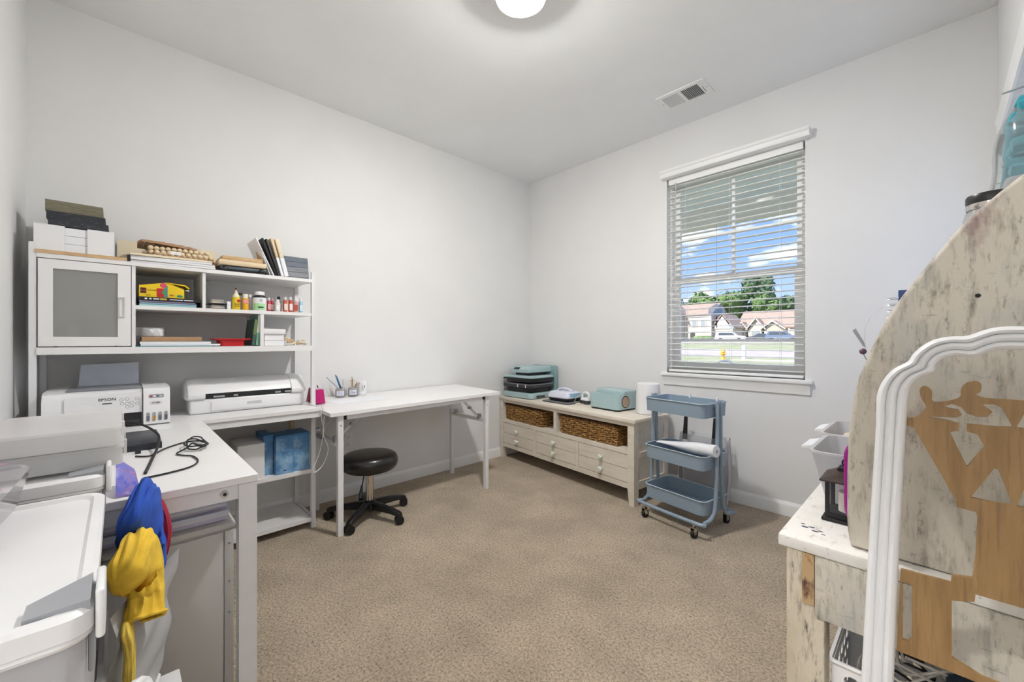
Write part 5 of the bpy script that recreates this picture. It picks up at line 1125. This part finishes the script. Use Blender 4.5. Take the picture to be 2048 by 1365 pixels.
ln = thing('black_lantern', 'small black lantern with a white candle on the distressed desk', 'lantern', (2.772, -1.865, ZV))
lx0, lx1, ly0, ly1 = 2.734, 2.81, -1.9, -1.826; zl = ZV+.0005
mk('base', bx(lx0-.006, lx1+.006, ly0-.006, ly1+.006, zl, zl+.007, b=.002), 'blackm', ln)
mk('plinth', bx(lx0, lx1, ly0, ly1, zl+.0072, zl+.018), 'blackm', ln)
for x in (lx0, lx1-.008):
    for y in (ly0, ly1-.008): mk('corner_post', bx(x, x+.008, y, y+.008, zl+.0182, zl+.087), 'blackm', ln)
cx2, cy2 = (lx0+lx1)/2, (ly0+ly1)/2
bm = BM(); loft(bm, [[(cx2-w_, cy2-w_, z), (cx2+w_, cy2-w_, z), (cx2+w_, cy2+w_, z), (cx2-w_, cy2+w_, z)] for w_, z in ((.046, zl+.0872), (.047, zl+.091), (.022, zl+.108), (.018, zl+.109))]); mk('roof', bm, plain('3a2b25', .5), ln)
mk('cap', bx(cx2-.018, cx2+.018, cy2-.018, cy2+.018, zl+.1092, zl+.116), 'blackm', ln)
bm = BM(); tube(bm, [(cx2+.012*math.cos(q), cy2, zl+.125+.011*math.sin(q)) for q in [2*PI*i/18 for i in range(18)]], .0018, 6, closed=True); mk('ring_handle', bm, 'blackm', ln)
mk('glass_pane', bx(lx0+.008, lx1-.008, ly0+.003, ly0+.005, zl+.0185, zl+.0868), 'glass', ln); mk('glass_pane', bx(lx0+.003, lx0+.005, ly0+.008, ly1-.008, zl+.0185, zl+.0868), 'glass', ln)
bm = BM(); lathe(bm, [(.019, 0), (.019, .042), (.017, .044)], 20, (cx2, cy2, zl+.0183)); cd = mk('candle', bm, plain('efe8da', .6), ln)
bm = BM(); cyl(bm, (cx2, cy2, zl+.062), (cx2, cy2, zl+.07), .001, n=6); mk('wick', bm, 'ink', cd)

ml = thing('magenta_lid', 'magenta plastic lid standing on edge beside the lantern', 'lid', (2.87, -1.93, ZV))  # plastic lid stood on its edge
bm = BM(); P_ = rrect(-.1, .1, 0, .206, .05, 8); loft(bm, [[(p[0]*s_, y, .103+(p[1]-.103)*s_) for p in P_] for s_, y in ((.97, 0), (1, .004), (1, .014), (.96, .014), (.94, .006))]); bm.transform(Matrix.Translation((2.872, -1.936, ZV+.001)) @ Matrix.Rotation(.06, 4, 'X')); mk('disc', bm, plain('a3118e', .3), ml)
bm = BM(); tube(bm, [(p[0]*.9, -.001, .103+(p[1]-.103)*.9) for p in P_], .002, 5, closed=True); bm.transform(Matrix.Translation((2.872, -1.936, ZV+.001)) @ Matrix.Rotation(.06, 4, 'X')); mk('ridge', bm, plain('b51c9d', .3), ml)

jr = thing('mason_jar', 'glass jar with a black lid on the upper hutch shelf', 'jar', (2.982, -1.8, 1.2355))
bm = BM(); lathe(bm, [(.03, 0), (.036, .004), (.038, .012), (.038, .105), (.034, .12), (.031, .127), (.031, .135), (.029, .135), (.036, .1), (.035, .01), (.001, .008)], 32, (2.982, -1.8, 1.236)); mk('glass', bm, 'clearp', jr)
bm = BM(); lathe(bm, [(.034, .136), (.0345, .139), (.0345, .15), (.033, .153), (.001, .154)], 32, (2.982, -1.8, 1.236)); mk('lid', bm, 'black', jr)
bm = BM(); lathe(bm, [(.0335, .124), (.0342, .1265), (.0342, .135), (.0335, .1358)], 32, (2.982, -1.8, 1.236), cap=False); mk('silver_band', bm, 'chrome', jr)
bm = BM(); lathe(bm, [(.001, .009), (.034, .009), (.034, .085), (.001, .088)], 24, (2.982, -1.8, 1.236)); mk('contents', bm, plain('dfe3ee', .6), jr)

nb = thing('spiral_notebook', 'blue spiral notebook standing behind the curved hutch panel', 'notebook', (2.9, -1.85, .955))
mk('cover', bx(2.852, 2.97, -1.868, -1.862, .9555, 1.206, b=.001, seg=1), plain('27488c', .4), nb); mk('pages', bx(2.853, 2.969, -1.8615, -1.852, .956, 1.203), 'paper', nb)
bm = BM()
for k in range(18):
    z = .965+k*.0132; tube(bm, [(2.845+.011*math.cos(q), -1.86+.007*math.sin(q), z+.002*math.sin(q)) for q in [2*PI*i/10 for i in range(10)]], .0009, 4, closed=True)
mk('coil', bm, 'steel', nb)
ch = thing('wire_charm', 'thin wire charm with purple bead and grey paddle by the curved panel', 'charm', (2.8, -1.9, 1.06))
bm = BM(); tube(bm, spline([(2.803, -1.9, 1.085), (2.802, -1.9, 1.125), (2.815, -1.9, 1.155), (2.84, -1.9, 1.175), (2.862, -1.9, 1.16)], 6), .0007, 5); mk('wire', bm, 'steel', ch)
bm = BM(); ball(bm, (2.799, -1.9, 1.078), .0065); mk('bead', bm, plain('6d5068', .3), ch)
bm = BM(); prism(bm, [(2.782, 1.122), (2.787, 1.127), (2.801, 1.098), (2.803, 1.088), (2.8, 1.088)], 'y', -1.902, -1.9); mk('paddle', bm, 'gplast', ch)
bm = BM(); tube(bm, [(2.8, -1.9, 1.072), (2.83, -1.9, 1.0), (2.85, -1.89, .957)], .0008, 5); mk('stem', bm, 'steel', ch)

bgx = thing('plastic_bag', 'clear plastic bag of teal craft pieces standing on the upper hutch shelf', 'bag', (3.04, -1.7, 1.2355))
def bagf(u, v):
    a = 2*PI*u; f = (.032+.012*math.sin(PI*v))*(1+.12*noise.noise(Vector((math.cos(a)*2, math.sin(a)*2, v*6)))); f *= (1 if v < .8 else 1-.5*(v-.8)/.2)
    return (3.022+f*math.cos(a)+.012*v, -1.72+2.1*f*math.sin(a), 1.237+.36*v)
bm = BM(); grid(bm, bagf, 28, 16); mk('film', bm, 'bag', bgx)
random.seed(8)
for k in range(9):
    z = 1.44+.016*k; bm = BM(); a = random.uniform(-.5, .5); box(bm, -.022, .022, -.055, .05, -.012, .012, b=.006); bm.transform(Matrix.Translation((3.024+.004*math.sin(k)+.0014*k, -1.72+.01*math.cos(k*2), z)) @ Matrix.Rotation(a, 4, 'X') @ Matrix.Rotation(.4*math.sin(k*3), 4, 'Y')); mk('teal_piece', bm, 'cyan', bgx)
bm = BM(); box(bm, 3.0, 3.045, -1.78, -1.66, 1.24, 1.425, b=.01); mk('white_filling', bm, 'milk', bgx)
for k in range(4):
    bm = BM(); p = Vector((2.99+.012*k, -1.75, 1.42+.035*k)); tube(bm, [p, p+Vector((.02, .03, .008))], .0012, 5); mk('tie', bm, 'paper', bgx)
bm = BM(); tube(bm, [(3.0, -1.75, 1.60), (3.06, -1.7, 1.625)], .002, 5); mk('grey_clip', bm, 'gplast', bgx)

# perforated basket with cables under the desk end
pb = thing('perforated_basket', 'white perforated basket of cables under the distressed desk', 'basket', (2.93, -1.87, .208))
bx0, bx1, by0, by1, bz0, bz1 = 2.758, 3.03, -1.982, -1.76, .2085, .445
def perf(w_, h_, skip=0):
    hs = []; r_ = 0
    rows = int((h_-.035)/.036)
    for r_ in range(rows):
        zc = h_-.03-r_*.036; nn = int((w_-.02)/.036); rad = (.014, .0105, .012)[r_ % 3]
        for k in range(nn):
            xc = .02+(w_-.04)*(k+.5)/nn+(.006 if r_ % 2 else -.006); hs.append([(xc+rad*math.cos(q), zc+rad*.8*math.sin(q)) for q in [2*PI*i/10 for i in range(10)]])
    return [(0, 0), (w_, 0), (w_, h_), (0, h_)], hs
po_, hs_ = perf(bx1-bx0, bz1-bz0)
for y in (by0, by1):
    bm = BM(); prism(bm, po_, 'y', 0, .003, hs_); bm.transform(Matrix.Translation((bx0, y, bz0))); mk('wall', bm, 'wplast', pb)
po2, hs2 = perf(by1-by0-.003, bz1-bz0)
for x in (bx0, bx1-.003):
    bm = BM(); prism(bm, po2, 'x', 0, .003, hs2); bm.transform(Matrix.Translation((x, by0+.003, bz0))); mk('wall', bm, 'wplast', pb)
mk('bottom', bx(bx0+.004, bx1-.004, by0+.004, by1-.001, bz0, bz0+.003), 'wplast', pb)
bm = BM(); tube(bm, [(p[0], p[1], bz1) for p in rrect(bx0-.002, bx1+.002, by0-.002, by1+.004, .006, 3)], .0045, 6, closed=True); mk('rim', bm, 'wplast', pb)
random.seed(21)
for k in range(5):
    bm = BM(); pp = []
    for i in range(11):
        a = i*1.25+k; pp.append((2.83+.045*math.cos(a)+.02*k*.8, -1.88+.05*math.sin(a)+random.uniform(-.01, .01), .39+.018*k+.02*math.sin(a*1.7)))
    tube(bm, spline(pp, 5), .0026, 6); one('loose_cable', ['white cable coiled lowest in the perforated basket', 'white cable coil second in the perforated basket', 'black cable coiled among the white ones in the basket', 'white cable looping over the basket rim', 'topmost white cable loop in the perforated basket'][k], 'cable', bm, 'black' if k == 2 else plain('ddd8cf', .5), group='cables in the perforated basket')
ad = thing('power_adapter', 'blue fronted black adapter lying on the cables in the basket', 'adapter', (2.85, -1.84, .45))
bm = bx(-.04, .04, -.03, .03, 0, .022, b=.003); bm.transform(Matrix.Translation((2.855, -1.83, .45)) @ Matrix.Rotation(.35, 4, 'X') @ Matrix.Rotation(-.2, 4, 'Z')); mk('case', bm, 'black', ad)
bm = bx(-.032, .03, -.026, .012, .0222, .023); bm.transform(Matrix.Translation((2.855, -1.83, .45)) @ Matrix.Rotation(.35, 4, 'X') @ Matrix.Rotation(-.2, 4, 'Z')); mk('blue_face', bm, plain('2b62b4', .4), ad)
bm = bx(-.018, -.006, -.014, .0, .0232, .0236); bm.transform(Matrix.Translation((2.855, -1.83, .45)) @ Matrix.Rotation(.35, 4, 'X') @ Matrix.Rotation(-.2, 4, 'Z')); mk('white_logo', bm, plain('a9c6ea', .4), ad)
one('navy_shade_block', 'navy blue block standing in for shading in the right half of the perforated basket', 'box', bx(2.92, 3.02, -1.95, -1.8, .213, .47, b=.003), plain('33475c', .5))  # navy block added to stand for the shaded part of the basket
bm = BM(); tube(bm, spline([(2.93, -1.955, .47), (2.95, -1.958, .44), (2.97, -1.957, .46), (2.96, -1.956, .48), (2.94, -1.955, .46), (2.98, -1.958, .42)], 6), .003, 6); one('grey_cable', 'grey cable looped against the navy shade block in the basket', 'cable', bm, plain('aab4bf', .5))

# tall white moulded frame with a plywood cut-out, leaning on the desk end
KF = .894; FYp = -2.2
def fs(p): return (2.911+(p[0]-2.911)*KF, 1.1+(p[1]-1.1)*KF)
AX = 2.985
out_l = [(2.797, .03), (2.806, .25), (2.816, .5), (2.828, .789), (2.836, .96), (2.837, 1.006), (2.845, 1.033), (2.858, 1.053), (2.875, 1.066), (2.881, 1.078), (2.891, 1.091), (2.905, 1.102), (2.922, 1.107), (2.94, 1.108), (2.957, 1.116), (2.97, 1.1205), (AX, 1.1215)]
in_l = [(2.842, .03), (2.849, .25), (2.857, .5), (2.866, .789), (2.873, .96), (2.876, 1.009), (2.88, 1.027), (2.89, 1.041), (2.905, 1.05), (2.907, 1.06), (2.911, 1.067), (2.918, 1.073), (2.93, 1.0765), (2.948, 1.0745), (2.957, 1.0805), (2.97, 1.0865), (AX, 1.0875)]
fr = thing('moulded_frame', 'tall white moulded frame with a scalloped top and plywood cut-out, leaning on the desk', 'frame', (2.97, FYp, 0))
mir = lambda L_: L_+[(2*AX-x, z) for x, z in L_[::-1][1:]]
dens = lambda L_: L_[:4]+[(q.x, q.z) for q in spline([(a_, 0, b_) for a_, b_ in L_[4:]], 4)]
O_ = [fs(p) for p in mir(dens(out_l))]; I_ = [fs(p) for p in mir(dens(in_l))]
def flipz(P__): return [(x, (z if z > .16 else .0)) for x, z in P__]
O_ = flipz(O_); I_ = flipz(I_)
prof_ = [(0, .012), (.0, .0), (.06, -.008), (.16, -.0115), (.26, -.008), (.32, -.003), (.36, -.008), (.48, -.0125), (.6, -.008), (.66, -.003), (.7, -.008), (.82, -.0115), (.94, -.007), (1, .0), (1, .012)]
bm = BM(); R_ = []
for (ox, oz), (ix, iz) in zip(O_, I_): R_.append([(ox+(ix-ox)*t, FYp+d, oz+(iz-oz)*t) for t, d in prof_])
loft(bm, R_); mk('moulding', bm, 'frame', fr, ang=50)
bm = BM(); zf = .0
prism(bm, [(I_[0][0]-.001, 0), (I_[-1][0]+.001, 0), (I_[-1][0]+.001, .04), (I_[0][0]-.001, .04)], 'y', FYp, FYp+.012); mk('bottom_rail', bm, 'frame', fr)
top_l = [(2.874, .971), (2.885, .975), (2.896, .99), (2.89, 1.008), (2.889, 1.021), (2.895, 1.026), (2.903, 1.018), (2.905, 1.001), (2.932, 1.01), (2.935, 1.025), (2.941, 1.035), (2.951, 1.038), (2.956, 1.033), (2.955, 1.022), (2.951, 1.017), (2.96, 1.013), (2.976, 1.013)]
low_l = [(2.874, .958), (2.882, .956), (2.925, .858), (2.929, .851), (2.93, .838), (2.95, .836), (2.952, .828), (2.95, .771), (2.947, .733), (2.925, .728), (2.924, .716), (2.866, .714), (2.861, .574)]
ol = low_l[::-1]+[(2.872, .965)]+[(q.x, q.z) for q in spline([(a_, 0, b_) for a_, b_ in top_l], 4)]
mx_ = [(2*AX+.006-x, z) for x, z in ol[::-1]]
outer = [fs(p) for p in ol+mx_]
h1 = [(2.915, .994), (2.925, 1.0), (2.935, .996), (2.941, .987), (2.951, .983), (2.962, .984), (2.967, .993), (2.957, 1.003), (2.969, 1.004), (2.977, .999), (2.986, .973), (2.972, .971), (2.941, .971), (2.941, .959), (2.952, .956), (2.959, .939), (2.941, .904), (2.923, .954), (2.927, .957), (2.932, .958), (2.933, .97), (2.919, .974), (2.9, .975), (2.902, .977), (2.93, .979), (2.936, .984), (2.932, .992)]
h2 = [(2.969, .908), (2.973, .906), (2.986, .857), (2.969, .856), (2.945, .857)]
h3 = [(2.868, .695), (2.88, .692), (2.879, .602), (2.875, .597), (2.868, .596)]
h4 = [(2.925, .688), (2.942, .694), (2.949, .697), (2.95, .709), (3.044, .709), (3.045, .697), (3.052, .694), (3.069, .688), (3.069, .597), (3.037, .585), (2.957, .585), (2.925, .597)]
m2 = lambda L_: [(2*AX+.006-x, z) for x, z in L_]
holes = [[fs(p) for p in h] for h in (h1, m2(h1), h2, m2(h2), h3, m2(h3), h4)]
bm = BM(); prism(bm, outer, 'y', FYp+.0125, FYp+.0185, holes); mk('plywood_cutout', bm, 'ply', fr)

# ------------------------------------------------------------------ outside the window
grass = layered('lawn', 'a9ad86', [(.35, .45, .6, '939a68', (1, 1, 1)), (4, .5, .7, 'bdb78f', (1, 1, 1))], .95, bump=0)
road = layered('pale asphalt', 'c3b9ac', [(.5, .45, .65, 'b3a99d', (1, 1, 1))], .9, bump=0)
def gz(y): 
    P__ = [(0, -.2), (26, -.2), (40, -.05), (60, .55), (75, 1.0), (110, 1.25), (200, 1.5)]
    for (a, za), (b, zb_) in zip(P__[:-1], P__[1:]):
        if y <= b: return za+(zb_-za)*(y-a)/(b-a)
    return 1.5
def band(y0, y1, x0=-120, x1=70, up_=0, n_=8):
    bm = BM(); loft(bm, [[(x0, y, gz(y)-.6), (x1, y, gz(y)-.6), (x1, y, gz(y)+up_), (x0, y, gz(y)+up_)] for y in [y0+(y1-y0)*i/n_ for i in range(n_+1)]]); return bm
o = mk('ground_lawn', band(.16, 33), grass); o['kind'] = 'structure'
o = mk('ground_road', band(33, 47, up_=.005), road); o['kind'] = 'structure'
o = mk('ground_far_lawn', band(47, 70), grass); o['kind'] = 'structure'
o = mk('ground_street', band(70, 80, up_=.005), road); o['kind'] = 'structure'
o = mk('ground_yards', band(80, 190), grass); o['kind'] = 'structure'
bm = BM(); prism(bm, [(-6.9, 26.8), (-3.4, 26.6), (-2.2, 27.4), (-3.6, 28.4), (-6.4, 28.3)], 'z', -.19, -.16); one('gravel_patch', 'pale gravel bed on the lawn beside the fire hydrant', 'gravel', bm, plain('dcd6c8', .95))
# porch overhang of this house
ps = bpy.data.objects.new('porch_roof', None); C.objects.link(ps); ps.location = (1.5, 1, 2.4); ROOT['porch_roof'] = Matrix.Translation(ps.location); ps['kind'] = 'structure'
cream = plain('e8dfce', .7)
mk('beam', bx(-4, 6, 1.72, 1.9, 2.40, 2.58), cream, ps)
for k in range(7): mk('soffit_board', bx(-4, 6, .15+k*.225, .15+k*.225+.22, 2.58, 2.61), plain('e9ecee', .6), ps)
mk('roof_slab', bx(-4, 6, .15, 2.2, 2.61, 2.72), plain('a79c90', .9), ps)
fd = thing('bird_feeder', 'blue glass feeder with a red tube hanging from the porch beam', 'feeder', (1.2, 1.75, 1.25))
bm = BM(); lathe(bm, [(.012, .0), (.07, .01), (.085, .04), (.075, .09), (.03, .12), (.012, .13)], 20, (1.2, 1.75, 1.38)); mk('bowl', bm, clear('blue glass', 'b9d3f0', .4, .1, .05), fd)
bm = BM(); cyl(bm, (1.2, 1.75, 1.25), (1.2, 1.75, 1.375), .008, n=10); mk('red_tube', bm, plain('7a3a3a', .5), fd)
bm = BM(); cyl(bm, (1.2, 1.75, 1.5), (1.2, 1.75, 2.4), .0025, n=6); mk('hanger', bm, 'steel', fd)
bm = BM(); tube(bm, [(-1.4+.35*math.cos(q), 9.7, .17+.35*math.sin(q)) for q in [2*PI*i/36 for i in range(36)]], .03, 8, closed=True); one('grey_hoop', 'dark grey hoop standing on the lawn outside the window', 'hoop', bm, plain('6c7480', .7))

hy = thing('fire_hydrant', 'yellow fire hydrant on the lawn across the yard', 'hydrant', (-7.6, 27.6, -.2))
bm = BM(); lathe(bm, [(.17, 0), (.17, .05), (.11, .07), (.11, .5), (.15, .52), (.15, .56), (.13, .6), (.09, .7), (.03, .74), (.03, .79), (.001, .8)], 20, (-7.6, 27.6, -.2)); mk('barrel', bm, plain('e8b23c', .5), hy)
for d_ in ((-1, 0), (1, 0), (0, -1)):
    bm = BM(); cyl(bm, (-7.6+.09*d_[0], 27.6+.09*d_[1], .2), (-7.6+.2*d_[0], 27.6+.2*d_[1], .2), .065, n=12); mk('nozzle', bm, plain('e3a62f', .5), hy)
bm = BM(); cyl(bm, (-6.75, 29.2, -.2), (-6.75, 29.2, .75), .14, n=14); lathe(bm, [(.14, .95), (.12, 1.0), (.001, 1.02)], 14, (-6.75, 29.2, -.2)); one('marker_post', 'white marker post on the lawn right of the hydrant', 'post', bm, plain('ece9e6', .6))

siding = mat('beige siding', (.80, .75, .69), .8, var=.03, vs=.6); siding2 = mat('taupe siding', (.74, .69, .63), .8, var=.03, vs=.6); shing = mat('brown shingles', (.66, .58, .51), .9, var=.08, vs=1.2); wtrim = plain('efeae0', .7); wglass = plain('9aa0a0', .25)
def gable(bm, x0, x1, y0, y1, z0_, z1_, along='x', ov=.35, t=.25):
    if along == 'x':
        ym = (y0+y1)/2; loft(bm, [[(x, y0-ov, z0_), (x, ym, z1_), (x, y1+ov, z0_), (x, y1+ov, z0_+t), (x, ym, z1_+t), (x, y0-ov, z0_+t)] for x in (x0-ov, x1+ov)])
    else:
        xm = (x0+x1)/2; loft(bm, [[(x0-ov, y, z0_), (xm, y, z1_), (x1+ov, y, z0_), (x1+ov, y, z0_+t), (xm, y, z1_+t), (x0-ov, y, z0_+t)] for y in (y0-ov, y1)])
def hwin(h, x, z, w_, hh, y):
    f = mk('window', bx(x-w_/2-.12, x+w_/2+.12, y-.12, y-.02, z-.12, z+hh+.12), wtrim, h); mk('pane', bx(x-w_/2, x+w_/2, y-.16, y-.125, z, z+hh), wglass, f)
# two-storey house
h1_ = thing('two_storey_house', 'beige two-storey house at the left of the street view', 'house', (-33, 88, .6))
mk('wall', bx(-37, -29.3, 84, 93, .8, 6.4), siding, h1_)
bm = BM(); gable(bm, -37, -29.3, 84, 93, 6.4, 8.9, 'x'); mk('roof', bm, shing, h1_)
bm = BM(); prism(bm, [(-38.5, .8), (-34.6, .8), (-34.6, 6.6), (-36.55, 8.9), (-38.5, 6.6)], 'y', 82.2, 83.98); mk('gable_wall', bm, siding2, h1_)
bm = BM(); gable(bm, -38.5, -34.6, 82, 86, 6.55, 8.95, 'y'); mk('gable_roof', bm, shing, h1_)
for x in (-37.2, -35.6): hwin(h1_, x, 4.4, .8, 1.4, 82.2)
for x in (-32.5, -30.8): hwin(h1_, x, 4.2, .9, 1.3, 84)
mk('corner_board', bx(-29.45, -29.2, 83.9, 84.1, .8, 6.4), wtrim, h1_); mk('eave_trim_board', bx(-34.4, -29.2, 83.85, 83.99, 6.1, 6.35), wtrim, h1_)  # pale trim boards at the corner and under the eave
mk('door', bx(-33.4, -32.5, 83.85, 83.98, .85, 2.9), plain('4a4a48'), h1_)
mk('wall', bx(-29.3, -25.5, 85, 93, .8, 3.6), siding, h1_)
bm = BM(); gable(bm, -29.3, -25.5, 85, 93, 3.6, 6.4, 'y'); mk('side_roof', bm, shing, h1_)
bm = BM(); prism(bm, [(-29.1, 3.6), (-25.7, 3.6), (-27.4, 6.1)], 'y', 84.85, 85.1); mk('side_gable', bm, wtrim, h1_)
# long low house
h2_ = thing('low_ranch_house', 'long low tan house with front gables across the street', 'house', (-20, 96, .8))
mk('wall', bx(-27, -9, 93, 103, .9, 3.9), siding, h2_)
bm = BM(); gable(bm, -27, -9, 93, 103, 3.8, 7.4, 'x'); mk('roof', bm, shing, h2_)
for x0, x1, zt in ((-24.6, -21.6, 5.6), (-22.0, -18.2, 5.0), (-26.6, -24.9, 4.9), (-14.5, -10.5, 6.2)):
    bm = BM(); prism(bm, [(x0, .9), (x1, .9), (x1, 3.4), ((x0+x1)/2, zt), (x0, 3.4)], 'y', 91.4, 92.98); mk('gable_wall', bm, siding2 if zt < 5.5 else siding, h2_)
    bm = BM(); gable(bm, x0, x1, 91.3, 94, 3.4, zt+.05, 'y', .3, .22); gr_ = mk('gable_roof', bm, shing, h2_)
    bm = BM(); xm = (x0+x1)/2; prism(bm, [(x0-.3, 3.35), (x0-.3, 3.6), (xm, zt+.32), (x1+.3, 3.6), (x1+.3, 3.35), (xm, zt+.02)], 'y', 90.85, 91.0); mk('bargeboard', bm, wtrim, gr_)
hwin(h2_, -23.1, 1.6, 1.6, 1.4, 91.4); mk('garage_door', bx(-21.6, -18.7, 91.25, 91.38, .95, 3.1), wtrim, h2_); hwin(h2_, -25.7, 1.8, .7, 1.1, 91.4); hwin(h2_, -12.5, 1.8, 1.4, 1.2, 91.4)
for x in (-17.4, -15.6): mk('porch_post', bx(x-.12, x+.12, 91.4, 91.65, .95, 3.6), wtrim, h2_)
h3_ = thing('neighbour_house', 'tan neighbouring house partly hidden beyond the right end of the view', 'house', (-2, 96, .8))
mk('wall', bx(-7, 6, 92, 102, .9, 4.2), siding2, h3_); bm = BM(); gable(bm, -7, 6, 92, 102, 4.1, 7.6, 'x'); mk('roof', bm, shing, h3_)
for x in (-5, -1, 3): hwin(h3_, x, 1.7, 1.2, 1.3, 92)

def car(label, x, y, c_, yaw=0, suv=True):
    z = gz(y)+.02; o_ = thing('parked_car', label, 'car', (x, y, z), yaw, 'parked cars')
    pl = [(-2.35, .35), (2.35, .35), (2.4, .75), (2.2, .95), (1.1, 1.05), (.45, 1.6), (-1.9, 1.65), (-2.3, 1.05), (-2.4, .7)] if suv else [(-2.3, .3), (2.3, .3), (2.35, .65), (1.2, .85), (.6, 1.32), (-.9, 1.36), (-1.7, .9), (-2.3, .85)]
    bm = BM(); prism(bm, pl, 'y', -.9, .9); lp('body', bm, plain(c_, .3), o_)
    wl = [(-1.85, 1.1), (.85, 1.1), (.4, 1.52), (-1.7, 1.56)] if suv else [(-1.4, .92), (1.0, .9), (.55, 1.25), (-.85, 1.28)]
    for s_ in (-1, 1):
        bm = BM(); prism(bm, wl, 'y', .9*s_, .92*s_); lp('side_window', bm, plain('50585e', .2), o_)
        for xx_ in (-1.45, 1.45):
            bm = BM(); cyl(bm, (xx_, .75*s_, .34), (xx_, .93*s_, .34), .34, n=18); lp('wheel', bm, plain('2b2b2d', .7), o_)
car('white SUV parked across the street', -22.8, 75.6, 'eceae6', math.radians(8))
car('dark grey sedan parked right of the white SUV', -17.6, 76.5, '55585e', math.radians(5), False)
car('blue-grey SUV parked farther right across the street', -14.6, 74.6, '6f7f96', math.radians(3))

leafm = [layered('foliage a', '6f8a4c', [(.5, .4, .6, '52703a', (1, 1, 1)), (1.6, .55, .7, '92a55e', (1, 1, 1))], .8, bump=0), layered('foliage b', '5f7a52', [(.5, .4, .6, '46613f', (1, 1, 1)), (1.6, .55, .7, '86985f', (1, 1, 1))], .8, bump=0)]
bark = mat('bark', (.36, .29, .23), .9, var=.15, vs=3)
def tree(label, x, y, h, rx, rz, k, n_=1500, seed=0, low=.3):
    random.seed(seed); z = gz(y); o_ = thing('street_tree', label, 'tree', (x, y, z), 0, 'trees behind the houses')
    bm = BM(); cyl(bm, (x, y, z), (x, y, z+h*.6), .35, .15, n=8); lp_t = mk('trunk', bm, bark, o_)
    lobes = [(x+random.uniform(-.55, .55)*rx, y+random.uniform(-.5, .5)*rx, z+h-rz+random.uniform(-.75, .7)*rz, random.uniform(.35, .6)) for _ in range(12)]
    bm = BM(); s_ = .5
    for i in range(n_):
        lx, ly, lz, lr = random.choice(lobes); v = Vector((random.gauss(0, 1), random.gauss(0, 1), random.gauss(0, 1))).normalized()*random.uniform(.7, 1)
        p = Vector((lx+v.x*lr*rx, ly+v.y*lr*rx, lz+v.z*lr*rz)); a = Vector((random.gauss(0, 1), random.gauss(0, 1), random.gauss(0, .6))).normalized()*s_*random.uniform(.6, 1.3); b = v.cross(a).normalized()*s_*random.uniform(.5, 1)
        vs = [bm.verts.new(q) for q in (p-a, p+b, p+a, p-b)]; bm.faces.new(vs)
    for lx, ly, lz, lr in lobes: ball(bm, (lx, ly, lz), lr*.78, rx, rx, rz, 8, 5)
    cr_ = mk('crown', bm, leafm[k], o_, recalc=False); cr_['kind'] = 'stuff'
tree('tallest pine-like tree rising behind the houses, right of centre', -31, 124, 18.5, 4.6, 7.5, 1, 2200, 1)
tree('broad green tree directly left of the tallest one', -38.5, 121, 14.5, 5.5, 5, 0, 2000, 2)
tree('wide tree in the middle of the tree line', -43.5, 120, 13.5, 5.5, 5, 0, 2000, 3)
tree('rounded tree at the left end of the tree line', -49.5, 119, 12.2, 5, 5, 1, 1800, 4)
tree('low tree filling in below the tallest one', -28, 120, 11.5, 4.5, 5, 0, 1600, 5)
tree('thin dark tree right of the tallest one', -26, 130, 12.5, 3, 3, 1, 900, 6)
tree('tree at the far right of the tree line behind the tan roof', -20, 134, 10.5, 4, 4, 0, 1200, 7)
tree('small green tree beside the right end of the low house', -12.5, 90, 5.2, 1.6, 1.6, 0, 500, 8)
bm = BM(); random.seed(9)
for k in range(9): ball(bm, (-31.8+k*.36, 82.6+random.uniform(-.3, .3), gz(82)+.5), .55, 1, 1, 1.1, 8, 6)
one('hedge', 'low green hedge in front of the two-storey house', 'hedge', bm, leafm[0])
